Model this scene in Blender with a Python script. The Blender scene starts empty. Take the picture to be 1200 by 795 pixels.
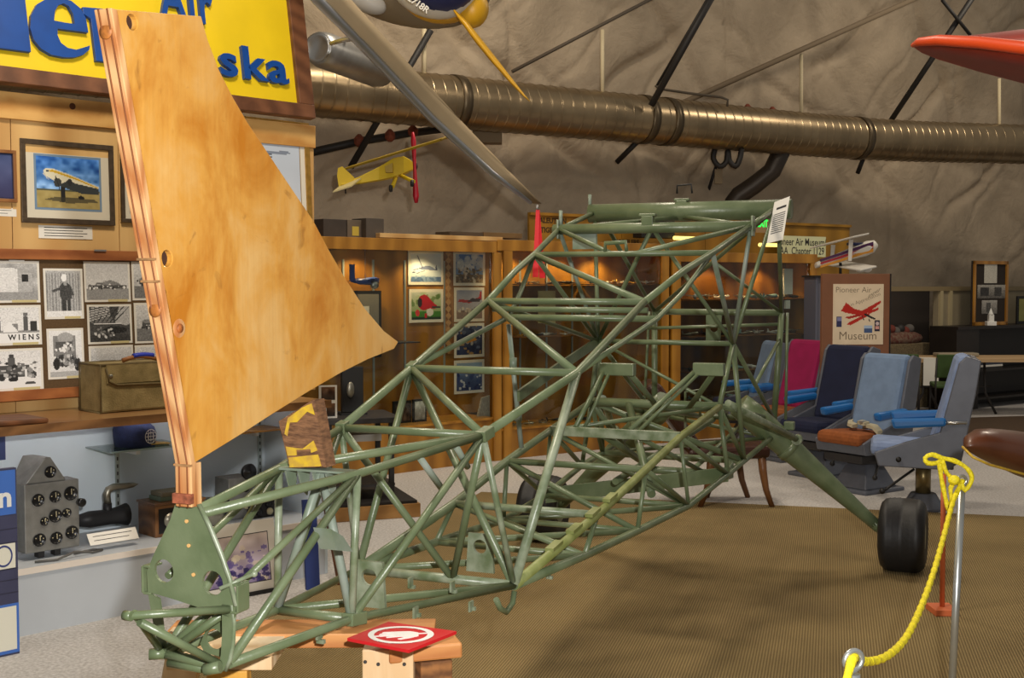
import bpy, bmesh, math, random
import numpy as np
from mathutils import Vector, Matrix
random.seed(7); rng = np.random.default_rng(7)
scene = bpy.context.scene
COL = scene.collection

# ---------------------------------------------------------------- camera
F, YH, CAMH = 1417.0, 332.6, 1.70
PITCH = math.atan((397.5 - YH) / F)
cam_d = bpy.data.cameras.new('camera'); cam = bpy.data.objects.new('camera', cam_d); COL.objects.link(cam)
cam.location = (0, 0, CAMH); cam.rotation_euler = (math.pi / 2 - PITCH, 0, 0)
cam_d.sensor_fit = 'HORIZONTAL'; cam_d.sensor_width = 36.0; cam_d.lens = 36.0 * F / 1200.0
cam_d.clip_start = 0.05; cam_d.clip_end = 200
scene.camera = cam

# ---------------------------------------------------------------- world, flash, hall lamps, exposure
w = bpy.data.worlds.new('world'); scene.world = w; w.use_nodes = True
wb = w.node_tree.nodes['Background']; wb.inputs[0].default_value = (1.0, 0.93, 0.84, 1); wb.inputs[1].default_value = 0.19

def lamp(name, kind, loc, energy, color=(1, 1, 1), target=None, **kw):
    d = bpy.data.lights.new(name, kind); d.energy = energy; d.color = color
    for k, v in kw.items(): setattr(d, k, v)
    o = bpy.data.objects.new(name, d); COL.objects.link(o); o.location = loc
    if target is not None:
        o.rotation_euler = (Vector(target) - Vector(loc)).to_track_quat('-Z', 'Y').to_euler()
    return o
# the photographer's flash gun, held above and right of the lens
lamp('camera_flash', 'SPOT', (0.20, -0.05, 1.98), 600, (1.0, 0.97, 0.93), (0.6, 8, 1.55), spot_size=math.radians(125), spot_blend=0.5, shadow_soft_size=0.035)
# lamps hanging under the dome, above the frame
for lx, ly, lz, e in ((-0.9, 4.6, 5.4, 150), (4.2, 8.5, 6.2, 50), (0.2, 9.6, 6.0, 120), (6.5, 13.2, 6.2, 100)):
    lamp('hall_lamp', 'AREA', (lx, ly, lz), e, (1.0, 0.86, 0.68), (lx, ly, 0), shape='DISK', size=1.0)
scene.view_settings.view_transform = 'Standard'; scene.view_settings.look = 'None'
scene.view_settings.gamma = 1.0; scene.view_settings.use_curve_mapping = False
scene.view_settings.exposure = 0.1

# ---------------------------------------------------------------- pixel -> place helpers (1200 x 795 frame)
CP = Vector((0, 0, CAMH)); CT, ST = math.cos(PITCH), math.sin(PITCH)
def ray(px, py):
    a = (px - 600) / F; b = (397.5 - py) / F
    return Vector((a, CT + b * ST, -ST + b * CT))
def at(px, py, Y):
    d = ray(px, py); return CP + d * (Y / d.y)
def onz(px, py, z=0.0):
    d = ray(px, py); return CP + d * ((z - CAMH) / d.z)
class Pl:
    """a board or wall: origin, horizontal direction angle (from +x), lean back in degrees; normal faces the hall"""
    def __init__(s, o, ang, lean=0.0):
        s.o = Vector(o); a = math.radians(ang); s.d = Vector((math.cos(a), math.sin(a), 0)); n = Vector((math.sin(a), -math.cos(a), 0))
        l = math.radians(lean); s.w = Vector((0, 0, 1)) * math.cos(l) - n * math.sin(l); s.n = n * math.cos(l) + Vector((0, 0, 1)) * math.sin(l)
    def hit(s, px, py):
        r = ray(px, py); k = (s.o - CP).dot(s.n) / r.dot(s.n); q = CP + r * k - s.o
        return q.dot(s.d), q.dot(s.w)
    def P(s, a, b, off=0.0): return s.o + s.d * a + s.w * b + s.n * off
    def back(s, off, lean=None):
        p = Pl(s.o + s.n * off, 0); p.d = s.d.copy(); p.w = s.w.copy(); p.n = s.n.copy()
        return p
    def rect(s, x0, y0, x1, y1):
        pts = [s.hit(x0, y0), s.hit(x1, y0), s.hit(x1, y1), s.hit(x0, y1)]
        a0 = (pts[0][0] + pts[3][0]) / 2; a1 = (pts[1][0] + pts[2][0]) / 2
        b1 = (pts[0][1] + pts[1][1]) / 2; b0 = (pts[2][1] + pts[3][1]) / 2
        return a0, a1, b0, b1

# ---------------------------------------------------------------- mesh builder
class MB:
    def __init__(s): s.v = []; s.f = []; s.sm = []
    def add(s, vs, fs, smooth=False):
        o = len(s.v); s.v += [Vector(p) for p in vs]; s.f += [tuple(i + o for i in f) for f in fs]; s.sm += [smooth] * len(fs); return s
    def box(s, c, sx, sy, sz, ax=None):
        c = Vector(c); X, Y, Z = ax if ax else (Vector((1, 0, 0)), Vector((0, 1, 0)), Vector((0, 0, 1)))
        vs = [c + X * (i * sx / 2) + Y * (j * sy / 2) + Z * (k * sz / 2) for k in (-1, 1) for j in (-1, 1) for i in (-1, 1)]
        return s.add(vs, [(0, 2, 3, 1), (4, 5, 7, 6), (0, 1, 5, 4), (2, 6, 7, 3), (0, 4, 6, 2), (1, 3, 7, 5)])
    def hexa(s, lo, hi):  # 4 corners and the opposite 4
        n = len(lo)
        return s.add(list(lo) + list(hi), [tuple(range(n))[::-1], tuple(range(n, 2 * n))] + [(i, (i + 1) % n, n + (i + 1) % n, n + i) for i in range(n)])
    def pbox(s, pl, a0, a1, b0, b1, o0, o1):  # box on a board plane between offsets
        return s.hexa([pl.P(a0, b0, o0), pl.P(a1, b0, o0), pl.P(a1, b1, o0), pl.P(a0, b1, o0)], [pl.P(a0, b0, o1), pl.P(a1, b0, o1), pl.P(a1, b1, o1), pl.P(a0, b1, o1)])
    def cyl(s, p, q, r0, r1=None, n=10, caps=True):
        p, q = Vector(p), Vector(q); r1 = r0 if r1 is None else r1
        d = (q - p).normalized(); a = d.orthogonal().normalized(); b = d.cross(a)
        cs = [(math.cos(2 * math.pi * i / n), math.sin(2 * math.pi * i / n)) for i in range(n)]
        vs = [p + (a * c + b * t) * r0 for c, t in cs] + [q + (a * c + b * t) * r1 for c, t in cs]
        s.add(vs, [(i, (i + 1) % n, n + (i + 1) % n, n + i) for i in range(n)], True)
        if caps: s.add(vs, [tuple(range(n))[::-1], tuple(range(n, 2 * n))])
        return s
    def path(s, pts, r, n=8, caps=True):
        pts = [Vector(p) for p in pts]; rs = r if isinstance(r, (list, tuple)) else [r] * len(pts)
        t = (pts[1] - pts[0]).normalized(); a = t.orthogonal().normalized(); vs = []
        for i, p in enumerate(pts):
            t = (pts[min(i + 1, len(pts) - 1)] - pts[max(i - 1, 0)]).normalized()
            a = (a - t * a.dot(t)).normalized(); b = t.cross(a)
            vs += [p + (a * math.cos(2 * math.pi * k / n) + b * math.sin(2 * math.pi * k / n)) * rs[i] for k in range(n)]
        fs = [(i * n + k, i * n + (k + 1) % n, (i + 1) * n + (k + 1) % n, (i + 1) * n + k) for i in range(len(pts) - 1) for k in range(n)]
        s.add(vs, fs, True)
        if caps: s.add(vs, [tuple(range(n))[::-1], tuple(range((len(pts) - 1) * n, len(pts) * n))])
        return s
    def lathe(s, o, axis, prof, n=20, smooth=True):  # prof: (distance along axis, radius)
        o = Vector(o); d = Vector(axis).normalized(); a = d.orthogonal().normalized(); b = d.cross(a)
        vs = []
        for h, r in prof: vs += [o + d * h + (a * math.cos(2 * math.pi * k / n) + b * math.sin(2 * math.pi * k / n)) * max(r, 1e-4) for k in range(n)]
        fs = [(i * n + k, i * n + (k + 1) % n, (i + 1) * n + (k + 1) % n, (i + 1) * n + k) for i in range(len(prof) - 1) for k in range(n)]
        s.add(vs, fs, smooth)
        s.add(vs, [tuple(range(n))[::-1], tuple(range((len(prof) - 1) * n, len(prof) * n))])
        return s
    def slab(s, pts, off):  # polygon extruded by vector
        off = Vector(off); return s.hexa([Vector(p) for p in pts], [Vector(p) + off for p in pts])
    def ringplate(s, pts, holes, off):
        """polygon with round holes [(centre, radius)], extruded; triangulated by bmesh"""
        off = Vector(off); pts = [Vector(p) for p in pts]
        nrm = off.normalized(); a = (pts[1] - pts[0]).normalized(); b = nrm.cross(a)
        bm = bmesh.new(); loops = [pts]
        for c, r in holes: loops.append([Vector(c) + (a * math.cos(2 * math.pi * k / 16) + b * math.sin(2 * math.pi * k / 16)) * r for k in range(16)])
        es = []; rings = []
        for L in loops:
            vs = [bm.verts.new(p) for p in L]; rings.append(vs)
            es += [bm.edges.new((vs[i], vs[(i + 1) % len(vs)])) for i in range(len(vs))]
        bmesh.ops.triangle_fill(bm, edges=es, use_beauty=True, use_dissolve=False)
        bm.verts.index_update(); base = [v.co.copy() for v in bm.verts]; n = len(base)
        fs = [tuple(v.index for v in f.verts) for f in bm.faces]
        top = [tuple(i + n for i in f[::-1]) for f in fs]; side = []
        for R in rings:
            k = len(R); side += [(R[i].index, R[(i + 1) % k].index, R[(i + 1) % k].index + n, R[i].index + n) for i in range(k)]
        bm.free(); return s.add(base + [p + off for p in base], fs + top + side)
    def ball(s, c, rx, ry=None, rz=None, n=12, m=8, ax=None):
        ry = rx if ry is None else ry; rz = rx if rz is None else rz; c = Vector(c)
        X, Y, Z = ax if ax else (Vector((1, 0, 0)), Vector((0, 1, 0)), Vector((0, 0, 1)))
        vs = []
        for i in range(m + 1):
            th = math.pi * i / m
            vs += [c + X * (rx * math.sin(th) * math.cos(2 * math.pi * k / n)) + Y * (ry * math.sin(th) * math.sin(2 * math.pi * k / n)) + Z * (rz * math.cos(th)) for k in range(n)]
        return s.add(vs, [(i * n + k, (i + 1) * n + k, (i + 1) * n + (k + 1) % n, i * n + (k + 1) % n) for i in range(m) for k in range(n)], True)
    def loft(s, rings, caps=True, smooth=True):
        n = len(rings[0]); vs = [Vector(p) for R in rings for p in R]
        s.add(vs, [(i * n + k, i * n + (k + 1) % n, (i + 1) * n + (k + 1) % n, (i + 1) * n + k) for i in range(len(rings) - 1) for k in range(n)], smooth)
        if caps: s.add(vs, [tuple(range(n))[::-1], tuple(range((len(rings) - 1) * n, len(rings) * n))])
        return s
    def mesh(s, name, origin=(0, 0, 0)):
        o = Vector(origin); me = bpy.data.meshes.new(name); me.from_pydata([tuple(p - o) for p in s.v], [], s.f)
        me.polygons.foreach_set('use_smooth', s.sm)
        bm = bmesh.new(); bm.from_mesh(me); bmesh.ops.remove_doubles(bm, verts=bm.verts, dist=1e-6); bmesh.ops.recalc_face_normals(bm, faces=bm.faces); bm.to_mesh(me); bm.free()
        return me

# ---------------------------------------------------------------- objects
def tag(o, label=None, cat=None, group=None, kind=None):
    for k, v in (('label', label), ('category', cat), ('group', group), ('kind', kind)):
        if v: o[k] = v
    return o
def thing(name, loc, label, cat, group=None):
    o = bpy.data.objects.new(name, None); COL.objects.link(o); o.location = loc; o.empty_display_size = 0.1
    o['org'] = list(loc); return tag(o, label, cat, group)
def org(p):
    while p.parent is not None: p = p.parent
    return Vector(p['org'])
def part(name, mb, mat, parent, label=None, bevel=0, kind=None):
    me = mb.mesh(name, org(parent)) if isinstance(mb, MB) else mb
    o = bpy.data.objects.new(name, me); COL.objects.link(o); o.parent = parent
    if mat and not me.materials: me.materials.append(mat)
    if bevel: bev(o, bevel)
    return tag(o, label, kind=kind)
def bev(o, wd, seg=2):
    m = o.modifiers.new('bevel', 'BEVEL'); m.width = wd; m.segments = seg; m.limit_method = 'ANGLE'; m.angle_limit = math.radians(40); return o
def solo(name, mb, mat, label, cat, loc=None, group=None, bevel=0, kind=None):
    if loc is None:
        xs = [p for p in mb.v]; loc = (sum(p.x for p in xs) / len(xs), sum(p.y for p in xs) / len(xs), min(p.z for p in xs))
    o = bpy.data.objects.new(name, mb.mesh(name, loc)); COL.objects.link(o); o.location = loc; o['org'] = list(loc)
    if mat: o.data.materials.append(mat)
    if bevel: bev(o, bevel)
    return tag(o, label, cat, group, kind)
def struct(name, mb, mat, bevel=0, label=None):
    return solo(name, mb, mat, label, None, (0, 0, 0), bevel=bevel, kind='structure')

# ---------------------------------------------------------------- materials
def lin(c):
    return tuple((x / 255 / 12.92 if x / 255 <= 0.04045 else ((x / 255 + 0.055) / 1.055) ** 2.4) for x in c)
MATS = {}
def M(name, rgb=(128, 128, 128), rough=0.6, metal=0.0, var=0.0, scale=8.0, bump=0.0, bscale=None, rgb2=None, stretch=None, coat=0.0, spec=None, detail=4.0):
    if name in MATS: return MATS[name]
    m = bpy.data.materials.new(name); m.use_nodes = True; nt = m.node_tree; b = nt.nodes['Principled BSDF']
    c = lin(rgb); b.inputs['Base Color'].default_value = (*c, 1); b.inputs['Roughness'].default_value = rough; b.inputs['Metallic'].default_value = metal
    if coat: b.inputs['Coat Weight'].default_value = coat; b.inputs['Coat Roughness'].default_value = 0.12
    if spec is not None: b.inputs['Specular IOR Level'].default_value = spec
    if var or rgb2 or bump:
        tc = nt.nodes.new('ShaderNodeTexCoord'); mp = nt.nodes.new('ShaderNodeMapping'); nt.links.new(tc.outputs['Object'], mp.inputs[0])
        if stretch: mp.inputs['Scale'].default_value = stretch
        if var or rgb2:
            n = nt.nodes.new('ShaderNodeTexNoise'); n.inputs['Scale'].default_value = scale; n.inputs['Detail'].default_value = detail; nt.links.new(mp.outputs[0], n.inputs['Vector'])
            r = nt.nodes.new('ShaderNodeValToRGB'); nt.links.new(n.outputs['Fac'], r.inputs[0])
            c2 = lin(rgb2) if rgb2 else tuple(x * (1 + var) for x in c); c1 = c if rgb2 else tuple(x * (1 - var) for x in c)
            r.color_ramp.elements[0].color = (*c1, 1); r.color_ramp.elements[1].color = (*c2, 1)
            r.color_ramp.elements[0].position = 0.35; r.color_ramp.elements[1].position = 0.65
            nt.links.new(r.outputs[0], b.inputs['Base Color'])
        if bump:
            n2 = nt.nodes.new('ShaderNodeTexNoise'); n2.inputs['Scale'].default_value = bscale or scale * 3; n2.inputs['Detail'].default_value = 5; nt.links.new(mp.outputs[0], n2.inputs['Vector'])
            bp = nt.nodes.new('ShaderNodeBump'); bp.inputs['Strength'].default_value = bump; bp.inputs['Distance'].default_value = 0.02; nt.links.new(n2.outputs['Fac'], bp.inputs['Height']); nt.links.new(bp.outputs[0], b.inputs['Normal'])
    MATS[name] = m; return m
def wood(name, dark, light, rough=0.5, scale=3.0, axis='x', coat=0.0, bump=0.05, angle=0.0, dist=4.0):
    if name in MATS: return MATS[name]
    m = M(name, dark, rough, coat=coat); nt = m.node_tree; b = nt.nodes['Principled BSDF']
    tc = nt.nodes.new('ShaderNodeTexCoord'); mp = nt.nodes.new('ShaderNodeMapping'); nt.links.new(tc.outputs['Object'], mp.inputs[0])
    k = 0.12; mp.inputs['Scale'].default_value = {'x': (k, 1, 1), 'y': (1, k, 1), 'z': (1, 1, k)}[axis]
    if angle: mp.inputs['Rotation'].default_value = (0, 0, angle)
    n = nt.nodes.new('ShaderNodeTexNoise'); n.inputs['Scale'].default_value = scale * 5; n.inputs['Detail'].default_value = 6; n.inputs['Distortion'].default_value = 0.6
    nt.links.new(mp.outputs[0], n.inputs['Vector'])
    wv = nt.nodes.new('ShaderNodeTexWave'); wv.wave_type = 'RINGS'; wv.inputs['Scale'].default_value = scale; wv.inputs['Distortion'].default_value = dist; wv.inputs['Detail'].default_value = 3
    nt.links.new(mp.outputs[0], wv.inputs['Vector'])
    mx = nt.nodes.new('ShaderNodeMix'); mx.inputs[0].default_value = 0.45; nt.links.new(n.outputs['Fac'], mx.inputs[2]); nt.links.new(wv.outputs['Fac'], mx.inputs[3])
    r = nt.nodes.new('ShaderNodeValToRGB'); nt.links.new(mx.outputs[0], r.inputs[0])
    r.color_ramp.elements[0].position = 0.25; r.color_ramp.elements[1].position = 0.75
    r.color_ramp.elements[0].color = (*lin(dark), 1); r.color_ramp.elements[1].color = (*lin(light), 1); nt.links.new(r.outputs[0], b.inputs['Base Color'])
    bp = nt.nodes.new('ShaderNodeBump'); bp.inputs['Strength'].default_value = bump; bp.inputs['Distance'].default_value = 0.01; nt.links.new(mx.outputs[0], bp.inputs['Height']); nt.links.new(bp.outputs[0], b.inputs['Normal'])
    return m
def emit(name, rgb, strength):
    if name in MATS: return MATS[name]
    m = M(name, rgb); b = m.node_tree.nodes['Principled BSDF']; b.inputs['Emission Color'].default_value = (*lin(rgb), 1); b.inputs['Emission Strength'].default_value = strength; return m
def glass(name, tint=(235, 240, 238), k=0.03):
    if name in MATS: return MATS[name]
    m = bpy.data.materials.new(name); m.use_nodes = True; nt = m.node_tree; nt.nodes.remove(nt.nodes['Principled BSDF'])
    t = nt.nodes.new('ShaderNodeBsdfTransparent'); t.inputs[0].default_value = (*lin(tint), 1); g = nt.nodes.new('ShaderNodeBsdfGlossy'); g.inputs['Roughness'].default_value = 0.02
    lw = nt.nodes.new('ShaderNodeLayerWeight'); lw.inputs[0].default_value = 0.35
    mr = nt.nodes.new('ShaderNodeMapRange'); mr.inputs[3].default_value = k * 0.5; mr.inputs[4].default_value = k * 5; nt.links.new(lw.outputs['Facing'], mr.inputs[0])
    mx = nt.nodes.new('ShaderNodeMixShader'); nt.links.new(mr.outputs[0], mx.inputs[0]); nt.links.new(t.outputs[0], mx.inputs[1]); nt.links.new(g.outputs[0], mx.inputs[2])
    nt.links.new(mx.outputs[0], nt.nodes['Material Output'].inputs[0]); MATS[name] = m; return m

# ---------------------------------------------------------------- lettering and flat prints
def text_mb(body, o, X, Y, size, depth=0.0, bold=0.0, center=True, squash=1.0, shear=0.0, space=1.0):
    """lettering as thin solid letters; o = centre (or left end of baseline), X/Y in-plane unit vectors"""
    cu = bpy.data.curves.new('lettering', 'FONT'); cu.body = body; cu.size = size; cu.extrude = max(depth, 0.0003); cu.offset = bold; cu.resolution_u = 3; cu.shear = shear; cu.space_character = space
    if center: cu.align_x = 'CENTER'; cu.align_y = 'CENTER'
    ob = bpy.data.objects.new('lettering', cu); COL.objects.link(ob)
    dg = bpy.context.evaluated_depsgraph_get(); dg.update(); me = bpy.data.meshes.new_from_object(ob.evaluated_get(dg))
    X, Y = Vector(X), Vector(Y); Z = X.cross(Y); o = Vector(o)
    mb = MB(); mb.add([o + X * v.co.x * squash + Y * v.co.y + Z * v.co.z for v in me.vertices], [tuple(p.vertices) for p in me.polygons])
    bpy.data.objects.remove(ob); bpy.data.meshes.remove(me); bpy.data.curves.remove(cu); return mb
class Art:
    """a little raster used as per-face colours of a flat printed sheet; u right, v up, both 0..1"""
    def __init__(s, w, h, top=(200, 200, 200), bot=None):
        s.w, s.h = w, h; s.u, s.v = np.meshgrid((np.arange(w) + .5) / w, 1 - (np.arange(h) + .5) / h)
        bot = bot or top; t = s.v[..., None]; s.c = np.array(top, float) * t + np.array(bot, float) * (1 - t)
    def put(s, m, c, k=1.0): s.c[m] = s.c[m] * (1 - k) + np.array(c, float) * k; return s
    def rect(s, u0, v0, u1, v1, c, k=1.0): return s.put((s.u > u0) & (s.u < u1) & (s.v > v0) & (s.v < v1), c, k)
    def ell(s, u, v, ru, rv, c, k=1.0, rot=0.0):
        du, dv = s.u - u, (s.v - v); ca, sa = math.cos(rot), math.sin(rot); a = du * ca + dv * sa; b = -du * sa + dv * ca
        return s.put((a / ru) ** 2 + (b / rv) ** 2 < 1, c, k)
    def poly(s, pts, c, k=1.0):
        m = np.zeros_like(s.u, bool); n = len(pts)
        for i in range(n):
            (x0, y0), (x1, y1) = pts[i], pts[(i + 1) % n]
            if y0 == y1: continue
            m ^= ((y0 > s.v) != (y1 > s.v)) & (s.u < (x1 - x0) * (s.v - y0) / (y1 - y0) + x0)
        return s.put(m, c, k)
    def line(s, u0, v0, u1, v1, wd, c, k=1.0):
        d = np.array([u1 - u0, v1 - v0]); L = max(1e-6, float(d @ d)); t = np.clip(((s.u - u0) * d[0] + (s.v - v0) * d[1]) / L, 0, 1)
        return s.put(np.hypot(s.u - u0 - t * d[0], s.v - v0 - t * d[1]) < wd, c, k)
    def noise(s, amp, seed=0, cells=0, mask=None):
        r = np.random.default_rng(seed)
        if cells:
            g = r.normal(0, 1, (cells + 2, cells + 2)); x = s.u * cells; y = s.v * cells; i = x.astype(int); j = y.astype(int); fx, fy = x - i, y - j
            z = (g[j, i] * (1 - fx) + g[j, i + 1] * fx) * (1 - fy) + (g[j + 1, i] * (1 - fx) + g[j + 1, i + 1] * fx) * fy
        else: z = r.normal(0, 1, s.u.shape)
        z = z * amp
        if mask is not None: z = z * mask
        s.c += z[..., None]; return s
    def blobs(s, n, box, rr, cols, seed=0, k=1.0):
        r = np.random.default_rng(seed)
        for _ in range(n):
            q = r.uniform(*rr); s.ell(r.uniform(box[0], box[2]), r.uniform(box[1], box[3]), q, q * r.uniform(.6, 1.6), cols[r.integers(len(cols))], k)
        return s
def print_mat():
    if 'print' in MATS: return MATS['print']
    m = M('print', (255, 255, 255), 0.45); nt = m.node_tree; a = nt.nodes.new('ShaderNodeVertexColor'); a.layer_name = 'ink'
    nt.links.new(a.outputs[0], nt.nodes['Principled BSDF'].inputs['Base Color']); return m
def print_mesh(name, art, P, origin):
    """P(u,v) -> world point of the sheet"""
    w, h = art.w, art.h; o = Vector(origin); p00, p10, p01 = P(0, 0), P(1, 0), P(0, 1)
    du, dv = (p10 - p00), (p01 - p00); I, J = np.meshgrid(np.arange(w + 1) / w, 1 - np.arange(h + 1) / h)
    vs = np.array(p00 - o)[None, None] + I[..., None] * np.array(du) + J[..., None] * np.array(dv)
    idx = np.arange((w + 1) * (h + 1)).reshape(h + 1, w + 1)
    q = np.stack([idx[1:, :-1], idx[1:, 1:], idx[:-1, 1:], idx[:-1, :-1]], -1).reshape(-1, 4)
    me = bpy.data.meshes.new(name); me.from_pydata(vs.reshape(-1, 3).tolist(), [], q.tolist())
    c = np.clip(art.c, 0, 255) / 255; c = np.where(c <= .04045, c / 12.92, ((c + .055) / 1.055) ** 2.4).reshape(-1, 3)
    at_ = me.color_attributes.new('ink', 'FLOAT_COLOR', 'CORNER'); c4 = np.concatenate([np.repeat(c, 4, 0), np.ones((len(c) * 4, 1))], 1)
    at_.data.foreach_set('color', c4.ravel().astype(np.float32)); me.materials.append(print_mat()); return me
def sheet(name, art, pl, r, off, parent):
    a0, a1, b0, b1 = r
    return part(name, print_mesh(name, art, lambda u, v: pl.P(a0 + (a1 - a0) * u, b0 + (b1 - b0) * v, off), org(parent)), None, parent)
def hgrow(r, d): return (r[0] - d, r[1] + d, r[2] - d, r[3] + d)
# ================================================================ THE HALL
def mat_carpet():
    m = M('ribbed_carpet', (112, 92, 62), 0.95); nt = m.node_tree; b = nt.nodes['Principled BSDF']; b.inputs['Specular IOR Level'].default_value = 0.15
    tc = nt.nodes.new('ShaderNodeTexCoord'); mp = nt.nodes.new('ShaderNodeMapping'); nt.links.new(tc.outputs['Object'], mp.inputs[0]); mp.inputs['Rotation'].default_value = (0, 0, math.radians(14.8))
    w1 = nt.nodes.new('ShaderNodeTexWave'); w1.bands_direction = 'X'; w1.inputs['Scale'].default_value = 24; w1.inputs['Distortion'].default_value = 0.6; w1.inputs['Detail'].default_value = 2; w1.inputs['Detail Scale'].default_value = 4
    w2 = nt.nodes.new('ShaderNodeTexWave'); w2.bands_direction = 'Y'; w2.inputs['Scale'].default_value = 30; w2.inputs['Distortion'].default_value = 1.5
    n = nt.nodes.new('ShaderNodeTexNoise'); n.inputs['Scale'].default_value = 1.3; n.inputs['Detail'].default_value = 6
    for x in (w1, w2, n): nt.links.new(mp.outputs[0], x.inputs['Vector'])
    mu = nt.nodes.new('ShaderNodeMath'); mu.operation = 'MULTIPLY_ADD'; mu.inputs[1].default_value = 0.6; nt.links.new(w2.outputs['Fac'], mu.inputs[0]); nt.links.new(w1.outputs['Fac'], mu.inputs[2])
    r = nt.nodes.new('ShaderNodeValToRGB'); r.color_ramp.elements[0].color = (*lin((90, 76, 49)), 1); r.color_ramp.elements[1].color = (*lin((158, 138, 98)), 1); r.color_ramp.elements[1].position = 1.0
    nt.links.new(mu.outputs[0], r.inputs[0])
    mx = nt.nodes.new('ShaderNodeMix'); mx.data_type = 'RGBA'; mx.blend_type = 'MULTIPLY'; mx.inputs[0].default_value = 1
    r2 = nt.nodes.new('ShaderNodeValToRGB'); r2.color_ramp.elements[0].position = .3; r2.color_ramp.elements[1].position = .7; r2.color_ramp.elements[0].color = (.78, .76, .74, 1); r2.color_ramp.elements[1].color = (1.08, 1.06, 1, 1)
    nt.links.new(n.outputs['Fac'], r2.inputs[0]); nt.links.new(r.outputs[0], mx.inputs[6]); nt.links.new(r2.outputs[0], mx.inputs[7]); nt.links.new(mx.outputs[2], b.inputs['Base Color'])
    bp = nt.nodes.new('ShaderNodeBump'); bp.inputs['Strength'].default_value = 0.6; bp.inputs['Distance'].default_value = 0.006; nt.links.new(mu.outputs[0], bp.inputs['Height']); nt.links.new(bp.outputs[0], b.inputs['Normal'])
    return m
mGREY = M('grey_floor_carpet', (176, 172, 168), 0.95, rgb2=(208, 205, 202), scale=60, bump=0.5, bscale=160, spec=0.1)
mCARPET = mat_carpet()
mFOAM = M('sprayed_foam', (172, 156, 134), 0.9, rgb2=(190, 173, 149), scale=2.2, bump=0.5, bscale=14, spec=0.15, detail=8)
def foam_bump():
    nt = mFOAM.node_tree; b = nt.nodes['Principled BSDF']; old = [n for n in nt.nodes if n.type == 'BUMP'][0]
    tc = nt.nodes.new('ShaderNodeTexCoord'); n = nt.nodes.new('ShaderNodeTexNoise'); n.inputs['Scale'].default_value = 2.6; n.inputs['Detail'].default_value = 10; n.inputs['Roughness'].default_value = .62; n.inputs['Distortion'].default_value = 1.2; nt.links.new(tc.outputs['Object'], n.inputs['Vector'])
    bp = nt.nodes.new('ShaderNodeBump'); bp.inputs['Strength'].default_value = .5; bp.inputs['Distance'].default_value = .06; nt.links.new(n.outputs['Fac'], bp.inputs['Height']); nt.links.new(old.outputs[0], bp.inputs['Normal']); nt.links.new(bp.outputs[0], b.inputs['Normal'])
foam_bump()
mBLACK = M('black_paint', (22, 21, 20), 0.55); mCHAR = M('charcoal', (44, 42, 42), 0.6, var=.2)
mPLY = wood('pine_plywood', (196, 150, 88), (226, 186, 122), 0.55, 1.1, 'z', angle=.6)
mOAK = wood('oak_veneer', (136, 90, 24), (170, 118, 40), 0.4, 1.6, 'z', coat=.2, angle=.4)
mOAKT = wood('oak_trim', (152, 102, 28), (184, 130, 46), 0.4, 3.0, 'z', coat=.2)
mYPLY = wood('varnished_yellow_plywood', (132, 94, 16), (160, 116, 30), 0.5, 1.0, 'z', angle=.5)
mDWOOD = wood('dark_stained_wood', (82, 48, 24), (112, 68, 36), 0.45, 3, 'x')
mWHITE = M('white_paint', (226, 226, 222), 0.6); mPAPER = M('paper', (232, 228, 218), 0.8); mINK = M('ink', (46, 44, 44), 0.8)
mGLASS = glass('clear_glass')
mSTEEL = M('bright_steel', (190, 190, 188), 0.3, 0.9); mALU = M('dull_aluminium', (168, 168, 166), 0.38, 0.85, var=.12, scale=6)

mb = MB(); mb.box((2, 9, -0.05), 30, 34, 0.1); struct('floor', mb, mGREY)
ca, cb = Vector((.967, -.255, 0)), Vector((.255, .967, 0)); cc = Vector((-.25, 9.77, 0))
mb = MB(); c0 = cc; c1 = cc + ca * 9; c2 = c1 - cb * 12; c3 = cc - cb * 12
mb.hexa([c0, c3, c2, c1], [p + Vector((0, 0, .008)) for p in (c0, c3, c2, c1)])
o = solo('floor_carpet', mb, mCARPET, 'large brown ribbed carpet under the aircraft frame', 'carpet', (0, 0, 0))

mb = MB(); mb.box((8.6, 14.9, .004), 7.5, 2.0, .008, (Vector((.97, .24, 0)), Vector((-.24, .97, 0)), Vector((0, 0, 1)))); solo('floor_carpet', mb, M('dark_brown_carpet', (72, 54, 36), .95, var=.15, scale=40), 'dark brown carpet strip under the folding table', 'carpet')
# ---- the dome wall: sprayed foam over a triangulated frame
plan = [(-6.5, 7.0), (-4.2, 9.9), (-1.95, 11.75), (0, 13.15), (2, 14.5), (4.5, 16.3), (7, 18.1), (10, 19.6), (13.5, 20.6)]
def catmull(P, n):
    P = [Vector((*p, 0)) for p in P]; P = [P[0] * 2 - P[1]] + P + [P[-1] * 2 - P[-2]]; out = []
    for i in range(1, len(P) - 2):
        for k in range(n):
            t = k / n; a, b, c, d = P[i - 1:i + 3]
            out.append(.5 * ((2 * b) + (c - a) * t + (2 * a - 5 * b + 4 * c - d) * t * t + (3 * b - a - 3 * c + d) * t ** 3))
    return out + [P[-2]]
cur = catmull(plan, 64); nz = 150; ztop = 7.5
S_ = [0.0]
for i in range(1, len(cur)): S_.append(S_[-1] + (cur[i] - cur[i - 1]).length)
FOLDS = [(1.1, 1.5, .4, .11, .12), (1.3, -1.7, 2.1, .11, .12), (.35, 2.3, 1.2, .09, .14), (1.9, .5, 4.0, .07, .12), (1.7, 2.6, 5.2, .05, .10), (2.4, -2.0, .9, .05, .10)]
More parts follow.
